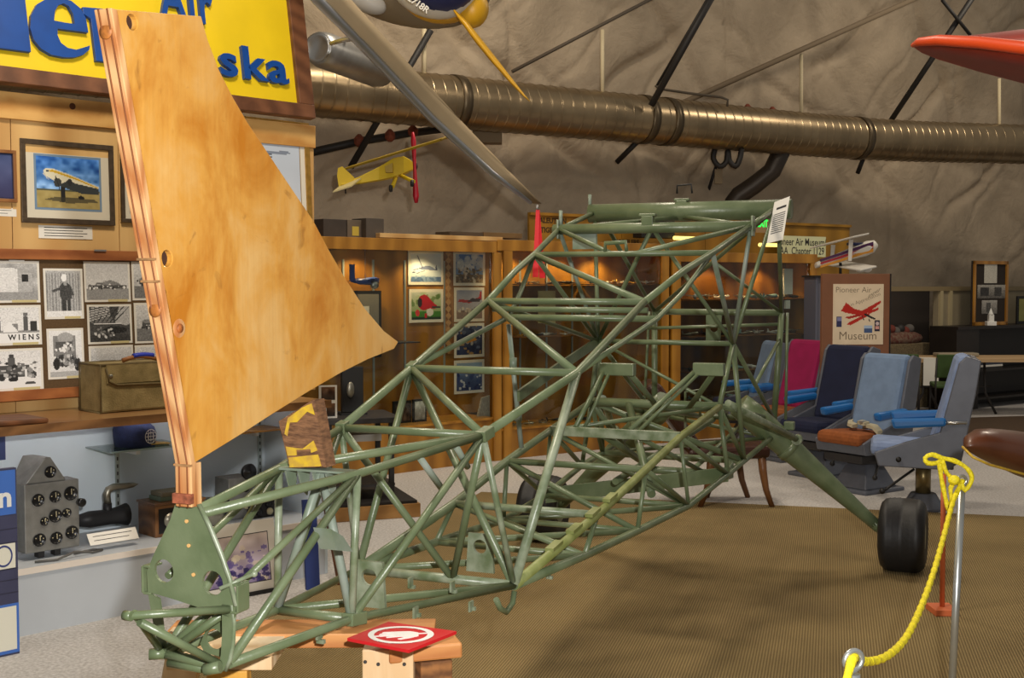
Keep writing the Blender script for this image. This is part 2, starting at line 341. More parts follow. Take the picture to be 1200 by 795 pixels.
def dome_point(i, z):
    p = cur[i]; t = (cur[min(i + 1, len(cur) - 1)] - cur[max(i - 1, 0)]).normalized(); n = Vector((t.y, -t.x, 0))
    s = S_[i]; inw = 0.0 if z < 1.6 else (z - 1.6) * 0.05 + (z - 1.6) ** 2 * 0.028
    d = 0.0
    for kx, kz, ph, am, wd in FOLDS:
        q = math.sin(kx * s + kz * z + ph + .5 * math.sin(.35 * s + ph * 2) + .3 * math.sin(.7 * z - ph)) + .12 * math.sin(2.3 * kx * s - 1.7 * kz * z + 3 * ph)
        d -= am * math.exp(-(q / wd) ** 2) * (.55 + .45 * math.sin(1.3 * s + 2.1 * z + 5 * ph))
    d *= min(1, max(.3, (z - 1.9) / 1.4))
    wv = .05 * math.sin(s * 1.7 + .6 * z) * math.sin(z * 1.3 + s * .5) + .03 * math.sin(s * 4.1 - z * 2.2 + 1) + .014 * math.sin(s * 8.3 + z * 5.1) * math.sin(z * 3.7)
    return p + n * (inw + d + wv) + Vector((0, 0, z))
mb = MB(); nc = len(cur)
vs = [dome_point(i, ztop * j / nz) for j in range(nz + 1) for i in range(nc)]
fs = [(j * nc + i, j * nc + i + 1, (j + 1) * nc + i + 1, (j + 1) * nc + i) for j in range(nz) for i in range(nc - 1)]
mb.add(vs, fs, True)
wall = struct('wall_back', mb, mFOAM)

# ================================================================ THE AIRCRAFT FRAME
PSI = math.radians(22.46); FU = Vector((math.sin(PSI), math.cos(PSI), 0)); FV = Vector((math.cos(PSI), -math.sin(PSI), 0)); FO = Vector((1.256, 7.5, 0))
def L(s, t, z): return FO + FU * s + FV * t + Vector((0, 0, z))
def loc3(P): q = P - FO; return q.dot(FU), q.dot(FV), P.z
def Ft(px, py, t): d = ray(px, py); return CP + d * ((t - (CP - FO).dot(FV)) / d.dot(FV))
def Fs(px, py, s): d = ray(px, py); return CP + d * ((s - (CP - FO).dot(FU)) / d.dot(FU))
def pair(a, b):
    lo, hi = .005, 1.5; g = lambda T: loc3(Ft(*a, T))[0] - loc3(Ft(*b, -T))[0]
    for _ in range(50):
        m = (lo + hi) / 2
        if (g(lo) < 0) == (g(m) < 0): lo = m
        else: hi = m
    p, q = Ft(*a, lo), Ft(*b, -lo); z = (p.z + q.z) / 2
    p.z = q.z = z; return p, q
mGREEN = M('green_primer', (86, 100, 70), 0.34, rgb2=(108, 120, 90), scale=7, bump=.06, bscale=60)
mGREENB = M('green_primer_worn', (96, 110, 80), 0.34, rgb2=(144, 153, 132), scale=16, bump=.05, bscale=60)
mOLIVE = M('olive_primer', (112, 120, 62), 0.5, rgb2=(134, 140, 84), scale=14)
mGTUBE = M('grey_primed_tube', (140, 150, 142), 0.4, rgb2=(108, 124, 102), scale=8)
fus = thing('fuselage_frame', (FO.x, FO.y, 0.6), 'bare green welded steel tube aircraft fuselage frame standing on its wheels', 'aircraft frame')

A0 = pair((268, 778), (193, 768)); A1 = pair((412, 727), (325, 714)); A2 = pair((602, 686), (420, 668)); A3 = pair((685, 651), (511, 636)); A4 = pair((747, 621), (590, 611))
A5 = pair((807, 594), (639, 580)); A6 = pair((853, 557), (682, 545)); A8 = pair((905, 513), (748, 505)); T1 = pair((419, 554), (327, 551)); T2 = pair((566, 509), (400, 503))
T3 = pair((676, 435), (482, 434)); T4 = pair((755, 354), (572, 353)); T5 = pair((835, 296), (626, 299)); T6 = pair((880, 263), (655, 271)); LL = pair((770, 374), (596, 372))
M2 = pair((700, 604), (532, 590)); M3 = pair((757, 551), (594, 540)); M4 = pair((797, 514), (645, 503)); M5 = pair((843, 477), (693, 471)); K = pair((859, 404), (701, 399))
D = pair((916, 364), (767, 368)); SP = pair((908, 246), (697, 250)); FW = pair((907, 495), (767, 482))
mid = lambda p, q, t=.5: p * (1 - t) + q * t
sT = loc3(A0[0])[0]
T0 = (Fs(236, 602, sT + .03), Fs(232, 598, sT + .03))
A7 = (mid(A6[0], A8[0], .33), mid(A6[1], A8[1], .33))
def tube(name, p, q, r=.011, mat=None, r1=None, n=10, label=None):
    mb = MB(); mb.cyl(p, q, r, r1, n); return part(name, mb, mat or mGREEN, fus, label)
def poly_tube(name, pts, r, mat=None): mb = MB(); mb.path(pts, r, 10); return part(name, mb, mat or mGREEN, fus)
# longerons
for k in (0, 1):
    poly_tube('bottom_longeron', [A0[k], A1[k], A2[k]], .0115)
    poly_tube('bottom_longeron', [A2[k], A3[k], A4[k], A5[k], A6[k], A7[k], A8[k]], .0155)
    poly_tube('top_longeron', [T0[k], T1[k], T2[k]], .0118)
    poly_tube('top_longeron', [T2[k], T3[k], T4[k]], .0145, mGREEN)
    poly_tube('top_longeron', [T4[k], mid(T4[k], T5[k], .55) + Vector((0, 0, .012)), T5[k], T6[k]], .015)
    poly_tube('window_rail', [T3[k], mid(T3[k], LL[k]), LL[k], mid(LL[k], T5[k], .45) + Vector((0, 0, -.02)), T5[k]], .011)
    poly_tube('floor_longeron', [A2[k], M2[k], M3[k], M4[k], M5[k]], .0175, mOLIVE if k == 0 else mGREEN)
    tube('cabin_sill_tube', M5[k], FW[k], .014); tube('cabin_post', M5[k], K[k], .014); tube('door_post', K[k], T6[k], .011, mGTUBE); tube('door_post', K[k], SP[k], .012)
    tube('window_brace', K[k], T5[k], .012, mGTUBE if k == 0 else None); tube('cabin_diagonal', K[k], FW[k], .013); tube('cabin_diagonal', K[k], A7[k], .014)
    tube('windshield_post', SP[k] + FU * .1, D[k], .013, mGREEN); tube('firewall_post', D[k], FW[k], .019); tube('firewall_post', FW[k], A8[k], .015)
    tube('firewall_edge_tube', D[k] + FV * (.035 if k == 0 else -.035), FW[k] + FV * (.07 if k == 0 else -.07), .009)
    tube('roof_side_tube', T6[k], SP[k] - FU * .03, .013)
    tube('floor_post', M5[k], A6[k], .012); tube('floor_diagonal', M5[k], A7[k], .012); tube('floor_post', M4[k], A5[k], .009); tube('floor_diagonal', M4[k], A6[k], .012)
    tube('floor_post', M3[k], A4[k], .010); tube('floor_diagonal', M3[k], A5[k], .011); tube('floor_post', M2[k], A3[k], .010)
    tube('side_post', T1[k], A1[k], .0105, mGREENB); tube('side_diagonal', T1[k], A0[k], .0112); tube('side_diagonal', T2[k], A1[k], .0112); tube('side_post', T2[k], A2[k], .010, mGREENB)
    tube('side_diagonal', T3[k], A2[k], .016 if k == 0 else .013, mGREENB if k == 0 else None)
    tube('side_brace', T1[k], L(sT + .03, (.10 if k == 0 else -.10), 1.02), .0092)
    tube('side_diagonal', T4[k] if k else LL[k], K[k], .011) if k else None
tube('windshield_diagonal', SP[0], D[1], .012); tube('windshield_diagonal', mid(SP[0], D[1], .47), D[0], .010)
tube('cockpit_brace', mid(K[0], FW[0], .5), mid(D[0], FW[0], .25), .011)
# cross tubes
tube('wing_spar_tube', SP[1] - FV * .03, SP[0] + FV * .09, .054, n=18); tube('wing_spar_tube', T6[1] - FV * .03, T6[0] + FV * .02, .027, n=14)
for P, r in ((A1, .013), (A2, .0155), (A3, .012), (A4, .012), (A5, .013), (A6, .020), (T2, .0125), (T3, .0135), (T5, .0135), (M2, .0145), (M3, .014), (M5, .024), (K, .0135), (D, .020), (FW, .018), (LL, .014), (A7, .018)):
    tube('cross_tube', P[1], P[0], r, mGREENB if P in (M2, A2) else None)
mb = MB(); mb.box(mid(*M4), (M4[0] - M4[1]).length, .03, .045, (FV, FU, Vector((0, 0, 1)))); part('seat_cross_beam', mb, mGREENB, fus, bevel=.003)
tube('cross_tube', T4[1], T4[0], .0135); tube('cross_tube', T4[1] - Vector((0, 0, .035)) + FU * .05, T4[0] - Vector((0, 0, .035)) + FU * .05, .012)
tube('cross_tube', M5[1] + FU * .25 + Vector((0, 0, -.02)), M5[0] + FU * .25 + Vector((0, 0, -.02)), .011)
tube('cross_tube', mid(D[1], K[1], .15) - Vector((0, 0, .08)), D[0] - Vector((0, 0, .07)), .010)
# braces across the frame
B = 'bracing_tube'
for p, q, r in ((T3[1], T2[0], .013), (T4[1], T3[0], .014), (T5[1], T4[0], .0145), (T1[1], T2[0], .0125), (T3[1], A2[0], .0135), (T2[0], mid(*A2, .38), .012), (T2[1], mid(*A2, .38), .012),
                (A1[1], A2[0], .012), (A2[1], A3[0], .012), (A3[1], A4[0], .013), (A4[1], A3[0], .010), (A4[1], A5[0], .013), (M2[1], A3[0], .011), (M3[1], A4[0], .012), (M4[1], A5[0], .012),
                (mid(*T1, .45), A1[1], .012), (mid(*T1, .45), A1[0], .012), (mid(*T6), K[0], .011), (mid(*T6), K[1], .012), (mid(*SP) - Vector((0, 0, .03)), T6[0], .014), (mid(*SP) - Vector((0, 0, .03)), T6[1], .014),
                (mid(*T5, .42), T6[0], .0125), (mid(*T5, .55), T6[1], .0125), (M5[1], A7[0], .016), (M4[1], M5[0], .011), (K[1], M5[0], .009), (A7[1], A8[0], .012), (FW[1], A8[0], .013)):
    tube(B, p, q, r, mGTUBE if p == mid(*T1, .45) else None)
mb = MB(); p, q = A5[1], A6[0]; ax = (q - p).normalized(); mb.box(mid(p, q), (q - p).length, .012, .075, (ax, ax.cross(Vector((0, 0, 1))).normalized(), ax.cross(Vector((0, 0, 1))).normalized().cross(ax))); part('belly_strap', mb, mGREEN, fus, bevel=.003)
tube(B, mid(A5[0], A5[1], .25) + Vector((0, 0, .04)), mid(*M5, .7), .02); tube(B, mid(*A6, .6) + Vector((0, 0, .05)), mid(*M4, .6), .018)
tube(B, mid(*M5, .3), mid(*FW, .4) + Vector((0, 0, .03)), .018); tube(B, mid(*M5, .75), mid(*FW, .6), .015); tube(B, mid(*A6, .25), mid(*FW, .2), .013)
tube(B, mid(*M4, .35), mid(*A6, .15), .012); tube(B, mid(*A7, .8), M5[1], .016); tube(B, mid(*M4, .8), mid(*A7, .7) + Vector((0, 0, .1)), .014)
tube('torque_tube', mid(*A5, .5) + Vector((0, 0, .09)), mid(*FW, .5) - Vector((0, 0, .02)), .017)
for k in (.35, .65):                               # rudder pedal hangers
    c = mid(*FW, k) - FU * .25 + Vector((0, 0, .05)); mb = MB(); mb.path([c - Vector((0, 0, .1)), c + Vector((0, 0, .12)), c + Vector((0, 0, .14)) + FV * .09, c - Vector((0, 0, .02)) + FV * .09], .008, 8); part('rudder_pedal', mb, mGREENB, fus)
# seat rails with their legs
for px0, px1, k in ((704, 744, 1), (813, 849, 0)):
    s = -1.75; p, q = Fs(px0, 433, s), Fs(px1, 433, s); mb = MB(); mb.box(mid(p, q), (q - p).length, .05, .06, (FV, FU, Vector((0, 0, 1)))); part('seat_rail', mb, mGREEN, fus, bevel=.004)
    fl = mid(*M4, .92 if k else .2)
    tube('seat_leg', mid(p, q, .12), mid(*M4, .8 if k else .38) + Vector((0, 0, .02)), .012); tube('seat_leg', mid(p, q, .3), mid(*M4, .78 if k else .36) + FU * .08, .009); tube('seat_leg', mid(p, q, .75), mid(*M5, .45 if k else .25) + Vector((0, 0, -.03)), .014)
# the flat bar and loose strut on the far side
p, q = Ft(608, 464, -.30), K[1]; m1 = Ft(640, 441, -.32); mb = MB()
for a, b in ((p, m1), (m1, q)):
    ax = (b - a).normalized(); up = Vector((0, 0, 1)); sd = ax.cross(up).normalized(); mb.box(mid(a, b), (b - a).length + .01, .012, .05, (ax, sd, sd.cross(ax)))
part('flat_bar', mb, mGREEN, fus); tube('drop_strut', LL[1] - Vector((0, 0, .03)), Ft(611, 525, -.30), .011, mGTUBE)
for t_ in (.35, .75):
    c = mid(LL[1], Ft(611, 525, -.30), t_); mb = MB(); mb.cyl(c - Vector((0, 0, .025)), c + Vector((0, 0, .025)), .017); part('strut_clamp', mb, mGTUBE, fus)
# gussets, clips and brackets
for c, ax in ((T2[0], (T3[0] - T2[0])), (T2[1], (T2[1] - T1[1])), (A1[0], (A2[0] - A1[0])), (T3[1], T3[1] - T2[1])):
    ax = ax.normalized(); mb = MB(); sd = FV; up = ax.cross(sd).normalized(); mb.box(c + ax * .012, .06, .034, .034, (ax, sd, up)); part('gusset', mb, mGREEN, fus, bevel=.003)
for P, t, h in ((A1, -.25, 0), (A2, .0, 1)):
    c = mid(A1[0], A2[0], .28) - FV * .10 if not h else mid(A2[0], A3[0], .3) - FV * .2
    mb = MB(); W_, H_ = .10, .13; base = c - Vector((0, 0, .005))
    pts = [base + FV * (-W_ / 2), base + FV * (W_ / 2), base + FV * (W_ * .42) + Vector((0, 0, H_)), base - FV * (W_ * .42) + Vector((0, 0, H_))]
    mb.ringplate(pts, [(base + Vector((0, 0, H_ * .66)), .024)], -FU * .012); part('pulley_bracket', mb, mGREENB, fus)
hk = [A2[0] + x for x in (-FU * .14 - Vector((0, 0, .01)), -FU * .11 - Vector((0, 0, .045)), -FU * .06 - Vector((0, 0, .07)), -FU * .01 - Vector((0, 0, .055)), FU * .005 - Vector((0, 0, .02)))]
poly_tube('tie_down_loop', hk, .009)
for px, py, t, dz in ((374, 737, .1, -.05), (487, 713, .2, -.03), (552, 706, .25, -.03), (643, 668, .28, -.04), (481, 678, .05, -.04), (530, 683, .2, -.04)):
    c = Ft(px, py, t); mb = MB(); mb.box(c - Vector((0, 0, .012)), .006, .026, .03, (FV, FU, Vector((0, 0, 1)))); mb.box(c + Vector((0, 0, dz * .7)) + FU * .008, .022, .010, .010, (FV, FU, Vector((0, 0, 1)))); part('clip', mb, mGREENB, fus)
for p, q, off in ((T1[0], T2[0], .45), (T1[0], T2[0], .75)):
    c = mid(p, q, off); tube('stub_tube', c, c + FU * .16 - Vector((0, 0, .125)) if off < .5 else c + FU * .09 - Vector((0, 0, .08)), .010, mGTUBE)
for c in (mid(*T6, .52), mid(*SP, .5)):
    mb = MB(); mb.box(c + Vector((0, 0, .035)), .06, .05, .05, (FV, FU, Vector((0, 0, 1)))); mb.box(c + Vector((0, 0, .065)), .085, .05, .014, (FV, FU, Vector((0, 0, 1)))); part('spar_clamp', mb, mGREEN, fus, bevel=.003)
mb = MB(); c = mid(*SP, .5) + Vector((0, 0, .1)); mb.path([c + FV * -.03, c + FV * -.03 + Vector((0, 0, .045)), c + FV * .05 + Vector((0, 0, .05)), c + FV * .055], .006, 6); part('cable_loop', mb, mBLACK, fus)
mb = MB(); c = mid(*T5, .53); mb.path([c - FV * .05, c - FV * .05 + Vector((0, 0, .05)), c + FV * .05 + Vector((0, 0, .055)), c + FV * .055], .011, 8); part('roof_bracket', mb, mGREEN, fus)
mb = MB(); mb.box(mid(*T6, .86) - Vector((0, 0, .05)), .13, .004, .11, (FV, FU, Vector((0, 0, 1)))); part('roof_plate', mb, mGTUBE, fus)
for P, t in ((T6, 1.01), (T6, -.0), (SP, -.05)):
    c = mid(P[1], P[0], t) if P is T6 else P[0] + FV * .085; mb = MB(); mb.box(c + Vector((0, 0, .0)), .012, .055, .10, (FV, FU, Vector((0, 0, 1)))); part('wing_lug', mb, mGREENB, fus, bevel=.003)
for c in (SP[1] - FV * .03 + Vector((0, 0, .07)), T6[1] + FV * .01 + Vector((0, 0, .06))): tube('pin', c - Vector((0, 0, .06)), c + Vector((0, 0, .04)), .010, mGTUBE)
for i in range(4): mb = MB(); mb.box(mid(A2[0], M3[0], .25 + .14 * i) + Vector((0, 0, .014)), .03, .09, .012, (FV, (M3[0] - A2[0]).normalized(), Vector((0, 0, 1)))); part('splice_plate', mb, mOLIVE, fus)
mb = MB(); c = mid(D[1], D[0], .48) - Vector((0, 0, .1)); mb.ringplate([c + FV * -.05 + Vector((0, 0, -.09)), c + FV * .04 + Vector((0, 0, -.09)), c + FV * .05 + Vector((0, 0, .09)), c + FV * -.05 + Vector((0, 0, .09))], [(c, .025)], -FU * .01); part('panel_bracket', mb, mGREEN, fus)
mb = MB(); g = [A6[0] + Vector((0, 0, .02)), A6[0] + FU * .14 + Vector((0, 0, .05)), A6[0] + FU * .14 - Vector((0, 0, .04)), A6[0] - Vector((0, 0, .03))]; mb.slab(g, -FV * .03); part('strut_lug', mb, mGREEN, fus, bevel=.004)
# landing gear
mTYRE = M('black_rubber', (26, 26, 27), 0.55, var=.15, bump=.1, bscale=40)
for sg, k in ((1, 0), (-1, 1)):
    root = L(-.30, sg * .22, .985); hub = L(0, sg * 1.135, .225); kn = L(-.02, sg * .99, .265)
    mb = MB(); d = (kn - root); mb.path([root, root + d * .08, root + d * .38, root + d * .42, root + d * .9, kn], [.075, .082, .075, .070, .038, .034], 16); leg = part('landing_gear_leg', mb, mGREEN, fus)
    mb = MB(); mb.path([kn - d * .06, kn, L(0, sg * 1.06, .225), hub], [.034, .036, .032, .028], 12); part('axle', mb, mGREEN, leg)
    mb = MB(); c = root + d * .36; mb.cyl(c - d.normalized() * .02, c + d.normalized() * .02, .082, n=16); part('leg_collar', mb, mGREEN, leg)
    mb = MB(); e = L(-.28, sg * .56, .79); mb.cyl(M5[k] + FU * .2, e, .019, n=12); mb.cyl(e - FU * .03, e + FU * .03, .03, n=12); part('leg_strut', mb, mGREENB, leg)
    mb = MB(); c = L(-.2, sg * .5, .86); mb.box(c, .06, .05, .05, (FV, FU, Vector((0, 0, 1)))); part('leg_fitting', mb, mGREEN, leg, bevel=.006)
    prof = [(-.118, .06), (-.125, .115), (-.132, .150), (-.122, .186), (-.100, .208), (-.075, .2155), (-.072, .213), (-.050, .2185), (-.047, .216), (-.018, .219), (-.015, .2165), (.015, .2165), (.018, .219), (.047, .216), (.050, .2185), (.072, .213), (.075, .2155), (.100, .208), (.122, .186), (.132, .150), (.125, .115), (.118, .06)]
    mb = MB(); mb.lathe(L(0, sg * 1.135, .2195), FV, prof, 40); wheel = part('tyre', mb, mTYRE, fus)
    mb = MB(); mb.lathe(L(0, sg * 1.135, .2195), FV, [(-.122, .02), (-.124, .075), (-.116, .105), (.116, .105), (.124, .075), (.122, .02)], 24); part('wheel_hub', mb, mGTUBE, wheel)
# tail post plate and tail-skid cage
z0, z1 = 1.012, 1.205
s0 = sT - .02
def LT(t, z, ds=0): return L(s0 + ds, t, z)
outl = [(-.037, 1.203), (.028, 1.205), (.055, 1.16), (.085, 1.10), (.108, 1.045), (.125, .985), (.118, .955), (.06, .965), (-.06, .985), (-.118, .992), (-.120, 1.04), (-.100, 1.08), (-.075, 1.125), (-.052, 1.165)]
mb = MB(); mb.ringplate([LT(t, z) for t, z in outl], [(LT(-.072, 1.045), .027), (LT(.062, 1.030), .028)], FU * .008); plate = part('stern_plate', mb, mGREEN, fus)
mb = MB(); e = [LT(t, z) for t, z in ((.028, 1.205), (.055, 1.16), (.085, 1.10), (.108, 1.045), (.125, .985))]; mb.path(e, .006, 6); part('plate_flange', mb, mGREENB, plate)
for t, z in ((-.005, 1.165), (.0, 1.11), (.012, 1.045)):
    mb = MB(); mb.cyl(LT(t, z, -.004), LT(t, z), .0045, n=8); part('rivet', mb, mPLY, plate)
lf = [(.112, .985), (.116, .945), (.113, .90), (.104, .86), (.092, .834), (.074, .838), (.082, .87), (.086, .92), (.086, .985)]
mb = MB(); mb.hexa([LT(t, z) for t, z in lf], [LT(t, z, .006) for t, z in lf]); spn = part('stern_post', mb, mGREEN, fus); mb = MB(); mb.path([LT(t, z, .004) for t, z in lf[:5]], .005, 6); part('post_flange', mb, mGREENB, spn)
lf = [(-.118, .992), (-.104, .92), (-.088, .862), (-.066, .850), (-.075, .90), (-.086, .98)]
mb = MB(); mb.hexa([LT(t, z) for t, z in lf], [LT(t, z, .006) for t, z in lf]); part('stern_post', mb, mGREEN, fus)
mb = MB(); lf = [(.035, .965), (.052, .93), (.066, .86), (.066, .845), (.0, .850), (-.012, .87)]; mb.ringplate([LT(t, z, .05) for t, z in lf], [(LT(.028, .885, .05), .024)], FU * .006); part('tail_web', mb, mGREEN, fus)
for t, z, sg in ((.128, 1.0, 1), (-.132, 1.02, -1)):
    mb = MB(); mb.box(LT(t, z, .02), .006, .045, .062, (FV, FU, Vector((0, 0, 1)))); mb.box(LT(t + sg * -.012, z + .031, .02), .022, .045, .006, (FV, FU, Vector((0, 0, 1)))); mb.box(LT(t + sg * -.012, z - .031, .02), .022, .045, .006, (FV, FU, Vector((0, 0, 1)))); part('hinge_bracket', mb, mGREEN, fus, bevel=.002)
mb = MB(); mb.cyl(LT(.095, 1.025, -.02), LT(.145, 1.05, .04), .0048, n=8); mb.ball(LT(.145, 1.05, .04), .008); part('hinge_pin', mb, mGREENB, fus)
apex = Ft(150, 722, -.0) + FU * .0
cage = [(apex, LT(.105, .975), .0092), (apex + FU * .02, LT(-.085, .862), .0085), (apex + (LT(.078, .848) - apex) * .12, LT(.078, .848), .0095), (LT(-.085, .855), LT(.085, .842), .012), (LT(-.06, .835), LT(.06, .832), .011), (LT(-.07, .86), LT(.04, .97, .06), .010), (LT(-.06, .86), LT(.09, .97, .04), .0095)]
for p, q, r in cage: tube('tail_skid_tube', p, q, r)
mb = MB(); mb.cyl(apex - FV * .010, apex + FV * .010, .0105); part('tail_skid_pin', mb, mGREEN, fus)
mb = MB(); mb.cyl(LT(.06, .842, -.03), LT(.095, .850, -.02), .014); part('tail_skid_pin', mb, mGREEN, fus); mb = MB(); mb.cyl(LT(-.10, .855, -.02), LT(-.07, .855), .013); part('tail_skid_pin', mb, mGREEN, fus)
# spacer plates on the fin cross member
mb = MB(); c = mid(*T1); mb.box(c + Vector((0, 0, .004)), .22, .05, .006, (FV, FU, Vector((0, 0, 1)))); part('fin_seat_plate', mb, mGTUBE, fus)
for t in (-.085, -.045, .0, .04, .085):
    mb = MB(); cc_ = mid(*T1) + FV * t; mb.slab([cc_ - FU * .03, cc_ + FU * .03, cc_ + FU * .015 - Vector((0, 0, .07)), cc_ - FU * .01 - Vector((0, 0, .05))], FV * .004); part('fin_seat_web', mb, mGTUBE, fus)
mb = MB(); p = mid(T1[0], A0[0], .38); mb.slab([p + FV * .0 + Vector((0, 0, .03)), p + FU * .06 + Vector((0, 0, .0)), p + FU * .11 - Vector((0, 0, .05)), p + FU * .03 - Vector((0, 0, .03))], FV * .05); part('cable_guard', mb, mGTUBE, fus)

# ---------------------------------------------------------------- the plywood fin
def mat_fin():
    m = M('amber_plywood', (206, 150, 70), 0.38, coat=.35); nt = m.node_tree; b = nt.nodes['Principled BSDF']
    tc = nt.nodes.new('ShaderNodeTexCoord'); mp = nt.nodes.new('ShaderNodeMapping'); nt.links.new(tc.outputs['Object'], mp.inputs[0]); mp.inputs['Scale'].default_value = (1, 1, .6)
    n = nt.nodes.new('ShaderNodeTexNoise'); n.inputs['Scale'].default_value = 5; n.inputs['Detail'].default_value = 7; n.inputs['Roughness'].default_value = .6; n.inputs['Distortion'].default_value = .5; nt.links.new(mp.outputs[0], n.inputs['Vector'])
    r = nt.nodes.new('ShaderNodeValToRGB'); r.color_ramp.elements[0].position = .34; r.color_ramp.elements[1].position = .66; nt.links.new(n.outputs['Fac'], r.inputs[0])
    r.color_ramp.elements[0].color = (*lin((182, 114, 26)), 1); r.color_ramp.elements[1].color = (*lin((214, 170, 102)), 1); e = r.color_ramp.elements.new(.5); e.color = (*lin((206, 150, 66)), 1)
    mp2 = nt.nodes.new('ShaderNodeMapping'); nt.links.new(tc.outputs['Object'], mp2.inputs[0]); mp2.inputs['Scale'].default_value = (1, 1, .06); n2 = nt.nodes.new('ShaderNodeTexNoise'); n2.inputs['Scale'].default_value = 60; n2.inputs['Detail'].default_value = 4; nt.links.new(mp2.outputs[0], n2.inputs['Vector'])
    n3 = nt.nodes.new('ShaderNodeTexNoise'); n3.inputs['Scale'].default_value = 9; n3.inputs['Detail'].default_value = 8; n3.inputs['Distortion'].default_value = 1.5; nt.links.new(tc.outputs['Object'], n3.inputs['Vector'])
    r3 = nt.nodes.new('ShaderNodeValToRGB'); r3.color_ramp.elements[0].position = .27; r3.color_ramp.elements[0].color = (.35, .28, .22, 1); r3.color_ramp.elements[1].position = .36; r3.color_ramp.elements[1].color = (1, 1, 1, 1); nt.links.new(n3.outputs['Fac'], r3.inputs[0])
    r2 = nt.nodes.new('ShaderNodeValToRGB'); r2.color_ramp.elements[0].color = (.88, .85, .8, 1); r2.color_ramp.elements[1].color = (1.05, 1.05, 1.05, 1); nt.links.new(n2.outputs['Fac'], r2.inputs[0])
    m1 = nt.nodes.new('ShaderNodeMix'); m1.data_type = 'RGBA'; m1.blend_type = 'MULTIPLY'; m1.inputs[0].default_value = 1; nt.links.new(r.outputs[0], m1.inputs[6]); nt.links.new(r2.outputs[0], m1.inputs[7])
    m2 = nt.nodes.new('ShaderNodeMix'); m2.data_type = 'RGBA'; m2.blend_type = 'MULTIPLY'; m2.inputs[0].default_value = .6; nt.links.new(m1.outputs[2], m2.inputs[6]); nt.links.new(r3.outputs[0], m2.inputs[7]); nt.links.new(m2.outputs[2], b.inputs['Base Color'])
    bp = nt.nodes.new('ShaderNodeBump'); bp.inputs['Strength'].default_value = .08; bp.inputs['Distance'].default_value = .01; nt.links.new(n2.outputs['Fac'], bp.inputs['Height']); nt.links.new(bp.outputs[0], b.inputs['Normal'])
    return m
mFIN = mat_fin(); mSPAR = wood('pale_spruce', (176, 112, 62), (214, 170, 118), 0.55, 9, 'z'); mHOLE = M('bore_shade_brown', (58, 32, 16), .9)
finpx = [(136, 11), (236, 19), (243, 45), (256, 80), (272, 112), (290, 143), (312, 176), (340, 218), (367, 258), (385, 292), (404, 325), (428, 362), (450, 388), (467, 401), (462, 409), (432, 421), (400, 437), (362, 459), (322, 484), (280, 511), (228, 543)]
front = [Ft(x, y, .022) for x, y in finpx]
fin = thing('tail_fin', (front[-1].x, front[-1].y, 1.2), 'varnished amber plywood tail fin standing upright on the green frame', 'tail fin')
h1, h2 = Ft(154, 22, .022), Ft(196, 303, .022); h3 = Ft(210, 385, .022)
mb = MB(); mb.ringplate(front, [(Ft(155, 26, .022), .0165), (Ft(196, 303, .022), .018)], -FV * .044); part('plywood_skin', mb, mFIN, fin, bevel=.002)
mb = MB(); [mb.cyl(Ft(hx, hy, .022) - FV * .014, Ft(hx, hy, .022) - FV * .018, hr, n=16) for hx, hy, hr in ((155, 26, .0164), (196, 303, .0179))]; part('bore_shade_disc', mb, mHOLE, fin)  # dark discs set in the holes, their colour stands in for the shade inside
mb = MB(); mb.lathe(h3 + FV * .0025, -FV, [(0, .001), (.001, .012), (.003, .024), (.004, .025)], 16); part('patch_disc', mb, mSPAR, fin)
mb = MB(); mb.lathe(h3 + FV * .005, -FV, [(0, .001), (.001, .010), (.004, .011)], 12); part('patch_plug', mb, M('old_plug', (150, 84, 34), .6, var=.3, scale=80), fin)
edge = [Ft(137, 14, .022), Ft(228, 543, .022), Ft(231, 592, .022), Ft(203, 592, -.022), Ft(196, 543, -.022), Ft(122, 12, -.022)]
post = [Ft(136.5, 11, .022), Ft(229, 543, .022), Ft(230, 594, .022)]
bk = [p - FV * .044 for p in post]
a_ = [p - FU * .003 for p in post]; b_ = [p - FU * .003 for p in bk]
mb = MB(); ring = lambda p, q: [p, q, q - FU * .02, p - FU * .02]
mb.loft([ring(post[i] + FU * .004, bk[i] + FU * .004) for i in range(3)], smooth=False); part('rudder_post', mb, mSPAR, fin, bevel=.002)
mb = MB(); q0, q1 = post[1] + FU * .0, post[2]
mb.hexa([q0, q0 - FV * .044, q0 - FV * .044 + FU * .02, q0 + FU * .02], [q1, q1 - FV * .044, q1 - FV * .044 + FU * .02, q1 + FU * .02]); part('post_foot', mb, mSPAR, fin)
for du_ in (-.012, .010):
    mb = MB(); mb.path([p + FU * -.0165 - FV * (.022 + du_) for p in post], .0022, 5); part('routed_line', mb, M('routed_dark', (128, 74, 38), .7), fin)
for y in (292, 318, 545):
    t_ = (y - 14) / 529; p = post[0] * (1 - t_) + post[1] * t_; mb = MB(); mb.box(p - FV * .022 - FU * .017, .046, .008, .005, (FV, FU, Vector((0, 0, 1)))); part('binding_band', mb, M('old_tape', (150, 112, 72), .7, var=.3, scale=40), fin)
for y in (38, 352):
    t_ = (y - 14) / 529; p = post[0] * (1 - t_) + post[1] * t_ - FV * .022 - FU * .0165; mb = MB(); mb.lathe(p, -FU, [(0, .016), (.002, .016), (.003, .006), (.0035, .001)], 14); part('bolt_plug', mb, M('plug_wood', (170, 104, 44), .6, var=.3, scale=60), fin)
mb = MB(); p = post[2] + FU * .0; mb.box(p - FV * .022 - FU * .018 + Vector((0, 0, .02)), .05, .012, .022, (FV, FU, Vector((0, 0, 1)))); part('foot_fitting', mb, M('red_brown_fitting', (140, 78, 54), .6, var=.4, scale=60), fin)
